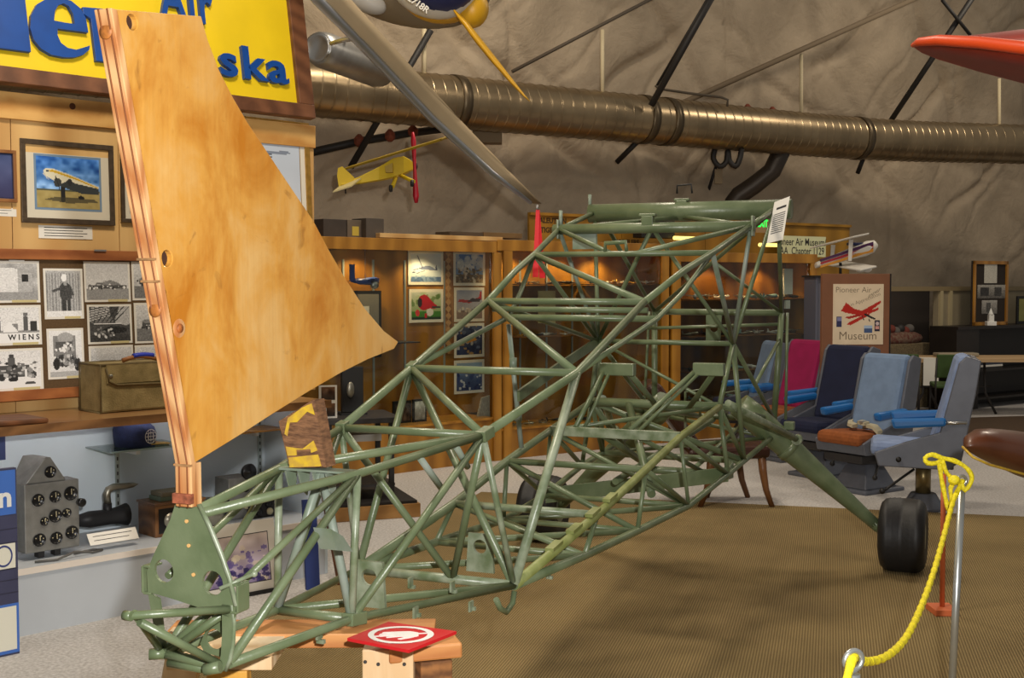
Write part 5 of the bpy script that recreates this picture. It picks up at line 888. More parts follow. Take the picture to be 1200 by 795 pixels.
# yellow plywood header behind the cabinets
UP = Pl(C2.P(.2, 0, -.60), 34); zt_ = UP.hit(700, 252)[1]; a0, a1 = UP.hit(620, 260)[0], UP.hit(996, 260)[0]
hd = thing('plywood_header', UP.P(a0, 2.1, 0), 'yellow plywood header board above the display cabinets', 'panel')
n_ = 4
for i in range(n_): pb('plywood_sheet', UP, a0 + (a1 - a0) * i / n_ + .003, a0 + (a1 - a0) * (i + 1) / n_ - .003, 1.78, zt_, -.03, 0, mYPLY, hd)
pb('header_rail', UP, a0, a1, zt_ - .03, zt_, 0, .03, mYPLY, hd)
for t_, px, py, s_ in (('ALEUTIAN', 648, 259, .075), ('TIGERS', 644, 270, .075), ('MODELERS', 734, 284, .072)):
    a, b = UP.hit(px, py); part('painted_lettering', text_mb(t_, UP.P(a, b, .002), UP.d, Z, s_, .0005, .003), M('painted_dark', (70, 48, 16), .8), hd)
mTL = emit('yellow_tube', (255, 226, 120), 1.6)
for x0, x1, y in ((790, 819, 279), (890, 911, 287)):
    pl = UP.back(.35); p, q3 = pl.P(*pl.hit(x0, y)), pl.P(*pl.hit(x1, y)); q3.z = p.z; mb = MB(); mb.cyl(p, q3, .022, n=10); solo('strip_lamp', mb, mTL, 'lit yellow strip lamp over the cabinets, %s' % ('left one' if x0 < 800 else 'right one under the notice'), 'lamp')
pl = UP.back(.10); r = pl.rect(912, 277, 967, 301); mu = thing('museum_banner', pl.P(r[0], r[2], 0), 'pale yellow banner lettered with museum and chapter name', 'sign'); pb('sheet', pl, *r, 0, .01, M('banner_paper', (212, 214, 170), .8), mu)
for t_, px, py, s_ in (('Pioneer Air Museum/', 934, 284, .125), ('EAA  Chapter 1129', 936, 294.5, .125)): a, b = pl.hit(px, py); part('lettering', text_mb(t_, pl.P((r[0] + r[1]) / 2 - .03, b, .011), pl.d, Z, s_, .0004, .001, squash=.82), mINK, mu)
pl = UP.back(.20); r = pl.rect(884, 252, 899, 273); ex = thing('exit_sign', pl.P(r[0], r[2], 0), 'small lit EXIT sign with green letters above cabinets', 'sign'); pb('housing', pl, *r, 0, .03, M('exit_box', (156, 130, 96), .6), ex)
part('lettering', text_mb('EXIT', pl.P((r[0] + r[1]) / 2, (r[2] + r[3]) / 2, .031), pl.d, Z, .115, .001, .004, squash=.7), emit('exit_green', (40, 230, 80), 1.2), ex)
mb = MB(); pl = UP.back(.3); r = pl.rect(752, 257, 791, 279); mb.pbox(pl, *r, -.15, 0); solo('dark_speaker', mb, mBLACK, 'dark box mounted on the header behind the spar tube', 'box', bevel=.005)
# ---- dark table on a wooden plinth, behind the tail tubes
tb = thing('black_table', onz(440, 600), 'black display table standing on an oak plinth behind the tail', 'table')
TP = Pl(onz(493, 606), 20); pb('plinth', TP, -.72, 0, 0, .10, -.75, 0, wood('plinth_oak', (136, 96, 46), (166, 122, 66), .4, 4, 'x'), tb, .004); pb('plinth_top', TP, -.70, -.02, .10, .12, -.73, -.02, M('black_felt', (38, 34, 32), .9), tb)
zt2 = TP.hit(430, 494)[1]
pb('table_top', TP, -.72, -.12, .69, .73, -.62, -.06, mCHAR, tb, .004); pb('lower_shelf', TP, -.66, -.16, .22, .24, -.56, -.12, mCHAR, tb)
for a in (-.66, -.2):
    for o_ in (-.12, -.54): pb('leg', TP, a, a + .035, .12, .69, o_ - .035, o_, mBLACK, tb)
pb('paper_tray', TP, -.52, -.25, .55, .60, -.4, -.16, mALU, tb)
pl = TP.back(-.35); r = pl.rect(401, 430, 426, 487); o = thing('black_monitor', pl.P(r[0], .73, 0), 'black upright display screen on the black table', 'screen'); pb('screen_body', pl, r[0], r[1], .745, r[3], -.06, 0, mBLACK, o, .006); pb('screen_foot', pl, r[0] - .02, r[1] + .02, .731, .745, -.09, .04, mBLACK, o); mb = MB(); mb.ball(pl.P((r[0] + r[1]) / 2 - .02, (.745 + r[3]) / 2, .01), .03, .012, .06, ax=(pl.d, pl.n, Z)); part('silver_trophy_image', mb, mNICK, o)
for x0, x1, y0, y1, lab in ((374, 395, 452, 480, 'white framed pair of small photos on the black table'),):
    pl = TP.back(-.15); r = pl.rect(x0, y0, x1, y1); o = thing('photo_stand', pl.P(r[0], .73, 0), lab, 'picture'); pb('backing', pl, r[0], r[1], .731, r[3], -.015, 0, mPAPER, o); h_ = (r[3] - .731) / 2
    for j in (0, 1): sheet('print', Art(20, 14, (120, 80, 50), (40, 30, 24)).noise(20, j, 5), pl, (r[0] + .015, r[1] - .015, .745 + h_ * j, .72 + h_ * (j + 1)), .002, o)
# ================================================================ DUCT, RODS AND PIPES UNDER THE DOME
mDUCT = M('spiral_duct_steel', (150, 132, 104), .32, .85, var=.18, scale=3)
dpath = [Vector(p) for p in ((-4.4, 9.0, 3.45), (-1.55, 11.1, 3.45), (.9, 12.75, 3.46), (4.2, 14.9, 3.48), (6.6, 15.9, 3.52), (10.5, 17.0, 3.55))]
def resample(P, step):
    Q = [Vector((p.x, p.y, 0)) for p in P]; out = []
    for i in range(len(P) - 1):
        a = P[max(i - 1, 0)]; b = P[i]; c_ = P[i + 1]; d = P[min(i + 2, len(P) - 1)]; n = max(2, int((c_ - b).length / step))
        for k in range(n): t = k / n; out.append(.5 * ((2 * b) + (c_ - a) * t + (2 * a - 5 * b + 4 * c_ - d) * t * t + (3 * b - a - 3 * c_ + d) * t ** 3))
    return out + [P[-1]]
dp = resample(dpath, .032); RD = .252
du = thing('ventilation_duct', dp[0], 'long round spiral steel ventilation duct under the dome wall', 'duct')
dpp, drr = [], []
for i in range(0, len(dp) - 1, 4):
    d = (dp[i + 1] - dp[i]).normalized()
    for o_, r_ in ((-.014, 0), (-.007, 0), (0, .006), (.007, 0), (.014, 0)): dpp.append(dp[i] + d * o_); drr.append(RD + r_)
mb = MB(); mb.path(dpp, drr, 32); part('duct_tube', mb, mDUCT, du)
def near_px(px): return min(range(1, len(dp) - 1), key=lambda i: abs(600 + F * dp[i].x / dp[i].y - px))
for px in (533, 752, 778, 1003):
    i = near_px(px); d = (dp[i + 1] - dp[i - 1]).normalized(); mb = MB(); mb.cyl(dp[i] - d * .05, dp[i] + d * .05, RD + .012, n=28); part('duct_band', mb, M('duct_band', (96, 84, 66), .4, .8), du)
i0 = near_px(918); d0 = dp[i0]
mb = MB(); e1 = at(872, 228, 15.4); e2 = at(858, 245, 15.5); mb.path([d0 - Vector((0, 0, .1)), at(905, 200, d0.y + .1), at(884, 217, d0.y + .15), at(866, 229, d0.y + .2), at(860, 237, d0.y + .2), at(858, 247, d0.y + .2), at(858, 275, d0.y + .2)], [.11] * 7, 16); part('branch_pipe', mb, M('dark_steel_pipe', (72, 66, 60), .45, .6), du)
mROD = M('black_rod', (30, 27, 25), .6); mTAN = M('tan_strut', (128, 112, 90), .8); mHANG = M('cream_hanger', (204, 190, 156), .7)
def rod(px0, py0, Y0, px1, py1, Y1, r, mat, name, lab, cat='rod', group=None): mb = MB(); mb.cyl(at(px0, py0, Y0), at(px1, py1, Y1), r, n=8); return solo(name, mb, mat, lab, cat, group=group)
rod(852, -35, 12.4, 763, 124, 12.75, .035, mROD, 'dome_strut', 'thick black strut slanting down to the middle of duct')
rod(748, 165, 13.1, 723, 190, 13.3, .03, mROD, 'dome_strut', 'black strut end poking out under the duct middle')
rod(1150, -18, 14.6, 1035, 155, 15.3, .035, mROD, 'dome_strut', 'thick black strut slanting behind the red wing')
rod(1012, 185, 15.4, 1005, 203, 15.5, .03, mROD, 'dome_strut', 'short black strut end under the right of the duct')
rod(505, 35, 11.4, 411, 196, 11.5, .032, mROD, 'dome_strut', 'thick black strut behind the yellow model plane')
rod(840, -20, 12.5, 770, 100, 13.0, .014, mROD, 'dome_cable', 'thin black cable beside the thick middle strut', 'cable')
rod(770, -5, 12.8, 600, 84, 12.6, .018, M('grey_strut', (86, 76, 64), .7), 'dome_strut', 'thin grey strut sloping left to the duct top')
rod(1082, -6, 15.0, 797, 122, 14.0, .032, mTAN, 'dome_strut', 'long tan strut sloping across the dome, right of centre')
rod(1104, 0, 14.6, 1137, 41, 14.8, .022, mROD, 'dome_chain', 'dark chain slanting down behind the red wing', 'chain')
for px, y0, y1, Y in ((497, 33, 92, 11.5), (706, 35, 115, 12.7), (939, 63, 150, 14.6), (1171, 92, 165, 15.8)): rod(px, y0, Y, px, y1, Y, .022, mHANG, 'duct_hanger', 'cream hanger strap holding the duct, %s' % {497: 'leftmost one', 706: 'second from left', 939: 'third from left', 1171: 'rightmost one'}[px], 'hanger', 'straps holding the duct')
mb = MB(); mb.path([at(350, 182, 11.4), at(420, 166, 11.6), at(480, 156, 11.9), at(560, 146, 12.3)], .04, 10); o = solo('sprinkler_pipe', mb, mROD, 'black sprinkler pipe on the wall above the yellow model', 'pipe')
for px, py, Y in ((421, 166, 11.6), (457, 160, 11.75), (484, 155, 11.9)): mb = MB(); c = at(px, py, Y - .05); mb.lathe(c - Vector((0, 0, .05)), (0, 0, 1), [(0, .02), (.03, .05), (.08, .05), (.12, .015)], 10); part('rusty_clamp', mb, M('rust', (120, 58, 36), .8, var=.3, scale=40), o)
mb = MB(); mb.path([at(775, 118, 13.6), at(860, 128, 14.2), at(960, 140, 15.0)], .035, 10); o = solo('sprinkler_pipe', mb, mROD, 'black sprinkler pipe just above the duct, right half', 'pipe')
for px, py, Y in ((876, 129, 14.2), (905, 132, 14.5)): mb = MB(); c = at(px, py, Y - .05); mb.lathe(c - Vector((0, 0, .05)), (0, 0, 1), [(0, .02), (.03, .05), (.08, .05), (.12, .015)], 10); part('rusty_clamp', mb, M('rust', (120, 58, 36), .8, var=.3, scale=40), o)
mb = MB(); mb.path([at(768, 100, 13.2), at(772, 104, 13.2), at(805, 109, 13.3), at(845, 114, 13.4), at(853, 117, 13.4), at(852, 125, 13.4)], .014, 8); solo('conduit', mb, M('conduit', (74, 64, 50), .6), 'thin bent conduit running above the duct', 'pipe')
mb = MB(); mb.path(resample([at(838, 174, 13.8), at(836, 186, 13.8), at(843, 195, 13.8), at(851, 190, 13.8), at(853, 176, 13.8), at(855, 189, 13.8), at(862, 195, 13.8), at(867, 186, 13.8), at(869, 174, 13.8)], .03), .032, 8); solo('hose_loops', mb, mROD, 'black looped hoses hanging below the duct', 'hose')
mb = MB(); mb.box(at(842, 207, 14.4), .09, .02, .17); solo('paper_tag', mb, M('tan_tag', (150, 134, 108), .8), 'tan tag hanging from black hoses below duct', 'tag')
rod(825, 240, 14.8, 839, 195, 14.5, .02, mROD, 'dome_cable', 'dark cable dropping from the hose loops', 'cable')
mb = MB(); mb.box(at(571, 157, 12.4), .30, .2, .20); solo('junction_box', mb, M('tan_box', (128, 112, 86), .7), 'tan junction box hanging behind the silver blade', 'box', bevel=.008)
mb = MB(); p, q3 = at(372, 56, 9.6), at(447, 84, 10.6)
tk = thing('silver_tank', p, 'short silver cylinder tank hanging by the duct left end', 'tank'); d = (q3 - p).normalized(); mb.path([p, p + d * .02, p + d * .1, p + (q3 - p) * .9, q3, q3 + d * .08], [.115, .13, .145, .15, .13, .04], 20); part('tank_shell', mb, mALU, tk); mb = MB(); mb.lathe(p - d * .004, -d, [(0, .115), (.006, .115), (.007, .095), (.002, .09), (.002, .001)], 20); part('end_cap', mb, mSTEEL, tk)
mb = MB(); mb.path([at(395, 48, 9.9), at(410, 44, 9.7), at(425, 43, 9.5)], .015, 6); part('hanger_arm', mb, mALU, tk)
# ================================================================ HANGING AIRCRAFT
mBEIGE = M('doped_fabric', (176, 156, 124), .7, var=.06, scale=3); mSILV = M('silver_edge', (172, 176, 182), .3, .8)
LEp = [(352, -22, 6.4), (372, 0, 6.5), (418, 46, 6.85), (505, 138, 7.4), (575, 202, 7.8), (622, 238, 8.05)]; TEp = [(390, -22, 6.5), (412, 0, 6.6), (464, 58, 6.95), (541, 142, 7.5), (600, 204, 7.9), (635, 239, 8.1)]
bl = thing('hanging_wing', at(622, 238, 8.05), 'long tapering beige wing blade with silver edge pointing down left to right', 'wing')
rings = []
for (a, b, y), (c, d, y2) in zip(LEp, TEp):
    p, q = at(a, b, y), at(c, d, y2); w_ = (q - p).length; up = Vector((0, .25, 1)).normalized() * w_ * .10; rings.append([p, p * .7 + q * .3 - up * .4, p * .3 + q * .7 - up * .35, q, p * .35 + q * .65 + up, p * .75 + q * .25 + up])
mb = MB(); mb.loft(rings); part('wing_skin', mb, mBEIGE, bl)
mb = MB(); mb.path([at(a, b, y - .02) for a, b, y in LEp], [.030, .030, .028, .025, .022, .012], 12); part('leading_edge', mb, mSILV, bl)
mb = MB(); p = at(416, 44, 6.80); mb.path([p, at(402, 47, 6.9), at(388, 51, 7.0)], [.02, .014, .012], 8); part('hinge_arm', mb, mALU, bl)
mb = MB(); mb.path([at(629, 240, 8.05), at(630, 246, 8.05)], .008, 6); part('tip_pin', mb, mSTEEL, bl)
mRIB = M('red_ribbon', (240, 44, 54), .6); rbn = thing('red_streamer', at(629, 245, 8.05), 'bright red ribbon streamer hanging from the blade tip', 'streamer')
for pts in ([(628, 246), (632, 246), (631, 325), (624, 325)], [(629, 246), (632.5, 246), (639, 326), (632, 326)]):
    mb = MB(); mb.slab([at(x, y, 8.05 + (.02 if x > 632 else 0)) for x, y in pts], (0, .006, 0)); part('ribbon_tail', mb, mRIB, rbn)
# red wing, upper right
mREDW = M('red_wing_fabric', (150, 44, 28), .5, var=.08, scale=3); mORG = M('orange_edge', (224, 76, 26), .45)
rw = thing('red_wing', at(1075, 55, 6.0), 'red aircraft wing with orange edge hanging at top right', 'wing')
lead = [(1070, 53, 6.3), (1078, 49, 6.1), (1100, 47, 5.9), (1150, 50, 5.6), (1200, 56, 5.4), (1260, 64, 5.2), (1480, 96, 4.9), (1700, 130, 4.7)]; trail = [(1070, 54, 6.3), (1080, 62, 6.5), (1100, 70, 6.8), (1150, 85, 6.9), (1200, 98, 7.0), (1260, 112, 7.0), (1480, 150, 6.7), (1700, 190, 6.5)]; topp = [(1070, 52, 6.35), (1080, 47, 6.5), (1100, 45, 6.6), (1150, 40, 6.6), (1200, 34, 6.5), (1260, 27, 6.4), (1480, 20, 6.1), (1700, 30, 5.9)]
mb = MB(); mb.loft([[at(*l), at((l[0] + t[0]) / 2, (l[1] + t[1]) / 2 + 1.5, (l[2] + t[2]) / 2), at(*t), at(t[0], tp[1] + 1.0, t[2] + .02), at(*tp)] for l, t, tp in zip(lead, trail, topp)]); part('wing_skin', mb, mREDW, rw)
mb = MB(); mb.path([at(x, y, z - .01) for x, y, z in lead], [.012, .022, .026, .028, .03, .032, .034, .034], 10); part('leading_edge', mb, mORG, rw)
# yellow and blue aircraft at the top
mYA = M('aircraft_yellow', (206, 156, 28), .4, var=.06); mNB = M('aircraft_navy', (34, 42, 84), .35); mWS = M('aircraft_white', (214, 210, 200), .5); mGB = M('aircraft_belly', (120, 106, 84), .6)
ya = thing('yellow_aircraft', at(520, 10, 7.6), 'yellow and navy aircraft nose hanging at the top of the view', 'aircraft')
def ellring(c, X, Y_, rx, ry, n=20): return [c + X * (rx * math.cos(2 * math.pi * k / n)) + Y_ * (ry * math.sin(2 * math.pi * k / n)) for k in range(n)]
VX, VZ, VY = Vector((1, 0, 0)), Vector((0, 0, 1)), Vector((0, 1, 0))
k_ = 7.5 / F
def egg(name, px, py, Y, rx, rz, ry, mat, tilt=.3):
    a_x = Vector((math.cos(tilt), 0, -math.sin(tilt))); mb = MB(); mb.ball(at(px, py, Y), rx * k_, ry, rz * k_, 30, 16, (a_x, VY, VY.cross(a_x) * -1)); return part(name, mb, mat, ya)
egg('belly', 470, -34, 7.75, 112, 62, .30, mGB); egg('yellow_flank', 513, -26, 7.62, 62, 52, .26, mYA); egg('white_outline', 508, -25, 7.50, 56, 45, .22, mWS); egg('navy_panel', 509, -26, 7.46, 52, 41, .20, mNB); egg('pale_patch', 425, -2, 7.45, 30, 14, .06, M('pale_patch', (150, 146, 140), .5), .5)
tm = text_mb('N2718R', at(487, 3, 7.24), Vector((.82, 0, -.57)), Vector((.57, 0, .82)), .055, .012, .001); part('registration', tm, mWS, ya)
mb = MB(); mb.ball(at(553, 10, 7.55), .105, .10, .12, 18, 12); part('spinner_cowl', mb, mYA, ya)
blp = [(532, 12, 7.35, .012), (545, 27, 7.3, .035), (560, 47, 7.3, .042), (580, 72, 7.3, .038), (600, 96, 7.3, .026), (614, 112, 7.3, .014), (621, 119, 7.3, .004)]
mb = MB(); rg = []
for x, y, Y, wd in blp: p = at(x, y, Y); d = Vector((.78, 0, .62)); rg.append([p - d * wd * .5, p + VY * .012, p + d * wd * .5, p - VY * .012])
mb.loft(rg); part('propeller_blade', mb, mYA, ya)
mb = MB(); rg = []
for x, y, Y, wd in ((565, 2, 7.6, .05), (585, -16, 7.6, .05), (610, -40, 7.6, .03)): p = at(x, y, Y); d = Vector((.6, 0, .8)); rg.append([p - d * wd, p + VY * .012, p + d * wd, p - VY * .012])
mb.loft(rg); part('propeller_blade', mb, mYA, ya)
# yellow high-wing model
mCUB = M('model_yellow', (214, 182, 18), .5, var=.05); YC = 9.3
cub = thing('yellow_model_plane', at(440, 205, YC), 'yellow high-wing model plane hanging below the duct', 'model plane')
fp = [(400, 216, 9.2, .012, .018), (420, 212, 9.25, .05, .035), (445, 204, 9.3, .10, .055), (462, 197, 9.3, .145, .065), (474, 194, 9.3, .13, .065), (480, 194, 9.3, .09, .05), (485, 195, 9.3, .05, .035)]
mb = MB(); mb.loft([[at(x, y, Y) + Vector((0, -d, -h)), at(x, y, Y) + Vector((0, d, -h)), at(x, y, Y) + Vector((0, d * .8, h)), at(x, y, Y) + Vector((0, -d * .8, h))] for x, y, Y, h, d in [(a, b, c, h / 2, d) for a, b, c, h, d in fp]], smooth=False); part('fuselage', mb, mCUB, cub, bevel=.004)
wl0, wl1 = at(405, 199, 10.0), at(526, 162, 8.6); cd = Vector((.10, .10, .05)); tk_ = Vector((0, 0, .018))
mb = MB(); mb.hexa([wl0 - cd * .55, wl1 - cd * .5, wl1 + cd * .25, wl0 + cd * .45], [wl0 - cd * .55 + tk_, wl1 - cd * .5 + tk_, wl1 + cd * .25 + tk_, wl0 + cd * .45 + tk_]); part('wing', mb, M('model_wing', (170, 140, 26), .5, var=.05), cub, bevel=.006)
mb = MB(); mb.slab([at(x, y, 9.2) for x, y in ((397, 219), (412, 219), (415, 208), (401, 195), (396, 197), (395, 206))], (0, .012, 0)); part('tail_fin', mb, mCUB, cub)
mb = MB(); mb.hexa([at(399, 219, 9.25), at(423, 210, 9.2), at(412, 219, 8.95), at(390, 226, 8.95)], [at(399, 219, 9.25) + tk_ * .6, at(423, 210, 9.2) + tk_ * .6, at(412, 219, 8.95) + tk_ * .6, at(390, 226, 8.95) + tk_ * .6]); part('tailplane', mb, M('model_pale', (196, 182, 130), .6), cub)
mb = MB(); mb.slab([at(x, y, 9.22) for x, y in ((452, 196), (461, 192), (461, 203), (453, 203))], (0, -.068, 0)); part('door', mb, M('model_wing', (170, 140, 26), .5), cub)
for x, y, x2, y2 in ((464, 208, 460, 219), (470, 206, 485, 213)):
    mb = MB(); mb.cyl(at(x, y, 9.25), at(x2, y2, 9.1), .016, n=6); part('gear_leg', mb, mCUB, cub); mb = MB(); c = at(x2 - 2, y2 + 2, 9.08); mb.lathe(c - VX * .014, VX, [(0, .012), (.002, .024), (.014, .028), (.026, .024), (.028, .012)], 14); part('wheel', mb, mTYRE, cub)
mb = MB(); mb.lathe(at(485, 195, 9.3), (1, -.3, -.05), [(0, .03), (.02, .026), (.03, .005)], 12); part('nose_cap', mb, mBLACK, cub)
mb = MB(); mb.cyl(at(405, 222, 9.2), at(405, 227, 9.2), .006, n=6); part('tail_wheel', mb, mBLACK, cub)
mb = MB(); rg = []
for y, wd in ((155, .008), (165, .02), (185, .014), (197, .012), (210, .016), (230, .024), (238, .012)): p = at(484 + (y - 155) * .045, y, 9.22); rg.append([p - VX * wd, p - VY * .006, p + VX * wd, p + VY * .006])
mb.loft(rg); part('propeller', mb, M('propeller_red', (196, 26, 48), .4), cub)
# ================================================================ RIGHT SIDE
# brown board with the child's drawing
BB = Pl(at(1003, 470, 11.4), 6); o3 = BB.o.z; fb = thing('brown_display_board', (BB.o.x, BB.o.y, 0), 'tall brown board with a drawing of a red plane', 'notice board')
a0, a1 = BB.hit(963, 400)[0], BB.hit(1042, 400)[0]; bt = BB.hit(1003, 321)[1]; bF = -o3
pb('board', BB, a0, a1, bF + .05, bt, -.05, 0, M('brown_hardboard', (128, 84, 58), .8, var=.06, scale=6), fb, .003); pb('board_edge', BB, a1, a1 + .012, bF + .05, bt, -.055, .003, mBLACK, fb)
for a in (a0 + .05, a1 - .08): pb('foot', BB, a, a + .04, bF, bF + .05, -.25, .2, mBLACK, fb)
r = BB.rect(976, 333, 1035, 404); dr = thing('plane_drawing', BB.P(r[0], r[2], 0), 'cream hand-drawn poster of a red monoplane pinned to brown board', 'poster'); pb('paper', BB, *r, 0, .004, M('cream_paper', (226, 206, 176), .85), dr)
A = Art(64, 78, (228, 208, 178)).noise(4, 61, 8); RDc = (186, 36, 22)
A.poly([(.14, .56), (.24, .70), (.30, .67), (.40, .60), (.62, .55), (.74, .50), (.66, .46), (.40, .50), (.22, .53)], RDc).poly([(.55, .55), (.97, .74), (.96, .69), (.68, .51)], RDc).poly([(.22, .45), (.5, .50), (.6, .48), (.3, .42)], (170, 34, 22)).poly([(.26, .33), (.32, .37), (.62, .49), (.70, .47), (.34, .31)], RDc).poly([(.70, .54), (.92, .62), (.93, .58), (.72, .50)], RDc).line(.64, .5, .84, .42, .016, (30, 30, 30)).line(.58, .47, .62, .40, .008, (50, 40, 36)).line(.72, .42, .74, .38, .008, (50, 40, 36))
A.rect(.05, .28, .16, .46, (50, 52, 90)).rect(.06, .38, .15, .45, (130, 130, 170)).rect(.62, .18, .80, .31, (70, 90, 130)).rect(.62, .26, .8, .31, (170, 190, 214)).rect(.84, .21, .96, .40, (40, 34, 56)).ell(.9, .34, .035, .03, (210, 190, 190)).rect(.86, .24, .94, .29, (220, 160, 150))
for i in range(6): A.line(.7 + .04 * i, .78 + .02 * i, .74 + .04 * i, .84 + .02 * i, .006, (150, 134, 112))
sheet('print', A, BB, hgrow(r, -.012), .0045, dr)
mPEN = M('pencil_grey', (120, 104, 84), .8)
for t_, px, py, s_, ro in (('Pioneer Air', 1000, 340, .075, 0), ('Museum', 1005, 394, .11, 0), ('in Appreciation', 1014, 351, .05, .35)):
    a, b = BB.hit(px, py); X_ = (BB.d * math.cos(ro) + Z * math.sin(ro)); Y_ = (Z * math.cos(ro) - BB.d * math.sin(ro)); part('pencil_lettering', text_mb(t_, BB.P(a, b, .005), X_, Y_, s_, .0002, -.0008), mPEN, dr)
# biplane model on the cabinet behind
pd_ = thing('model_stand', (at(985, 320, 12.6).x, 12.6, 0), 'grey cabinet holding a striped model biplane behind brown board', 'cabinet'); SP2 = Pl((at(985, 320, 12.6).x, 12.6, 0), 10); ztp = at(985, 323, 12.6).z
pb('cabinet_body', SP2, -.27, .33, .04, ztp - .02, -.3, 0, M('blue_grey_paint', (96, 98, 112), .6), pd_, .004); pb('cabinet_top', SP2, -.29, .35, ztp - .02, ztp, -.32, .02, mCHAR, pd_); pb('toe_kick', SP2, -.25, .31, 0, .04, -.28, -.02, mBLACK, pd_); pb('door', SP2, -.24, .30, .1, ztp - .08, 0, .012, M('blue_grey_door', (110, 112, 126), .6), pd_)
YB = 12.45; bi = thing('striped_biplane', at(990, 300, YB), 'white model biplane with red, orange and purple stripes', 'model plane')
fl = [(956, 311, .06, .05), (975, 305, .09, .065), (998, 297, .13, .075), (1015, 291.5, .155, .08), (1024, 289, .13, .07), (1028, 288, .04, .03)]
mb = MB(); mb.loft([ellring(at(x, y, YB), VZ, VY, h / 2, d) for x, y, h, d in fl]); part('fuselage', mb, mWS, bi)
for k, (dz, col) in enumerate(((.036, (72, 24, 74)), (.004, (160, 30, 40)), (-.030, (206, 140, 40)))):
    mb = MB(); up = Vector((0, 0, dz)); pts = [(960, 309.5), (985, 301.5), (1010, 293), (1021, 290)]; lo = [at(x, y, YB) + up - VY * (.074 if i else .058) for i, (x, y) in enumerate(pts)]; mb.loft([[p - VZ * (.010 + .003 * i), p + VZ * (.010 + .003 * i), p + VZ * (.010 + .003 * i) + VY * .05, p - VZ * (.010 + .003 * i) + VY * .05] for i, p in enumerate(lo)], smooth=False); part('stripe', mb, M('stripe_%d' % k, col, .45), bi)
for (x0, y0, Y0), (x1, y1, Y1), nm in (((958, 290, 12.9), (1009, 277, 12.1), 'upper_wing'), ((970, 308, 12.9), (1018, 316, 12.1), 'lower_wing')):
    p, q3 = at(x0, y0, Y0), at(x1, y1, Y1); cdv = Vector((.10, .06, .02)); mb = MB(); mb.hexa([p - cdv, q3 - cdv, q3 + cdv, p + cdv], [p - cdv + tk_, q3 - cdv + tk_, q3 + cdv + tk_, p + cdv + tk_]); part(nm, mb, mWS, bi, bevel=.006)
for x, y0, y1, Y in ((997, 281, 306, 12.2), (976, 287, 304, 12.7)): mb = MB(); mb.hexa([at(x - 2, y0, Y), at(x + 3, y0, Y), at(x + 1, y1, Y), at(x - 3, y1, Y)], [p + VY * .01 for p in (at(x - 2, y0, Y), at(x + 3, y0, Y), at(x + 1, y1, Y), at(x - 3, y1, Y))]); part('wing_strut', mb, mWS, bi)
mb = MB(); mb.box(at(1002, 293, YB) + VZ * .06, .16, .07, .03); part('canopy', mb, mNB, bi, bevel=.008)
for x in (1008, 1016): mb = MB(); c = at(x, 316, 12.3); mb.ball(c, .05, .03, .03); part('wheel_pant', mb, mWS, bi)
mb = MB(); mb.cyl(at(985, 308, YB), Vector((at(985, 308, YB).x, YB, ztp)), .015, n=8); part('support_post', mb, mBLACK, bi)
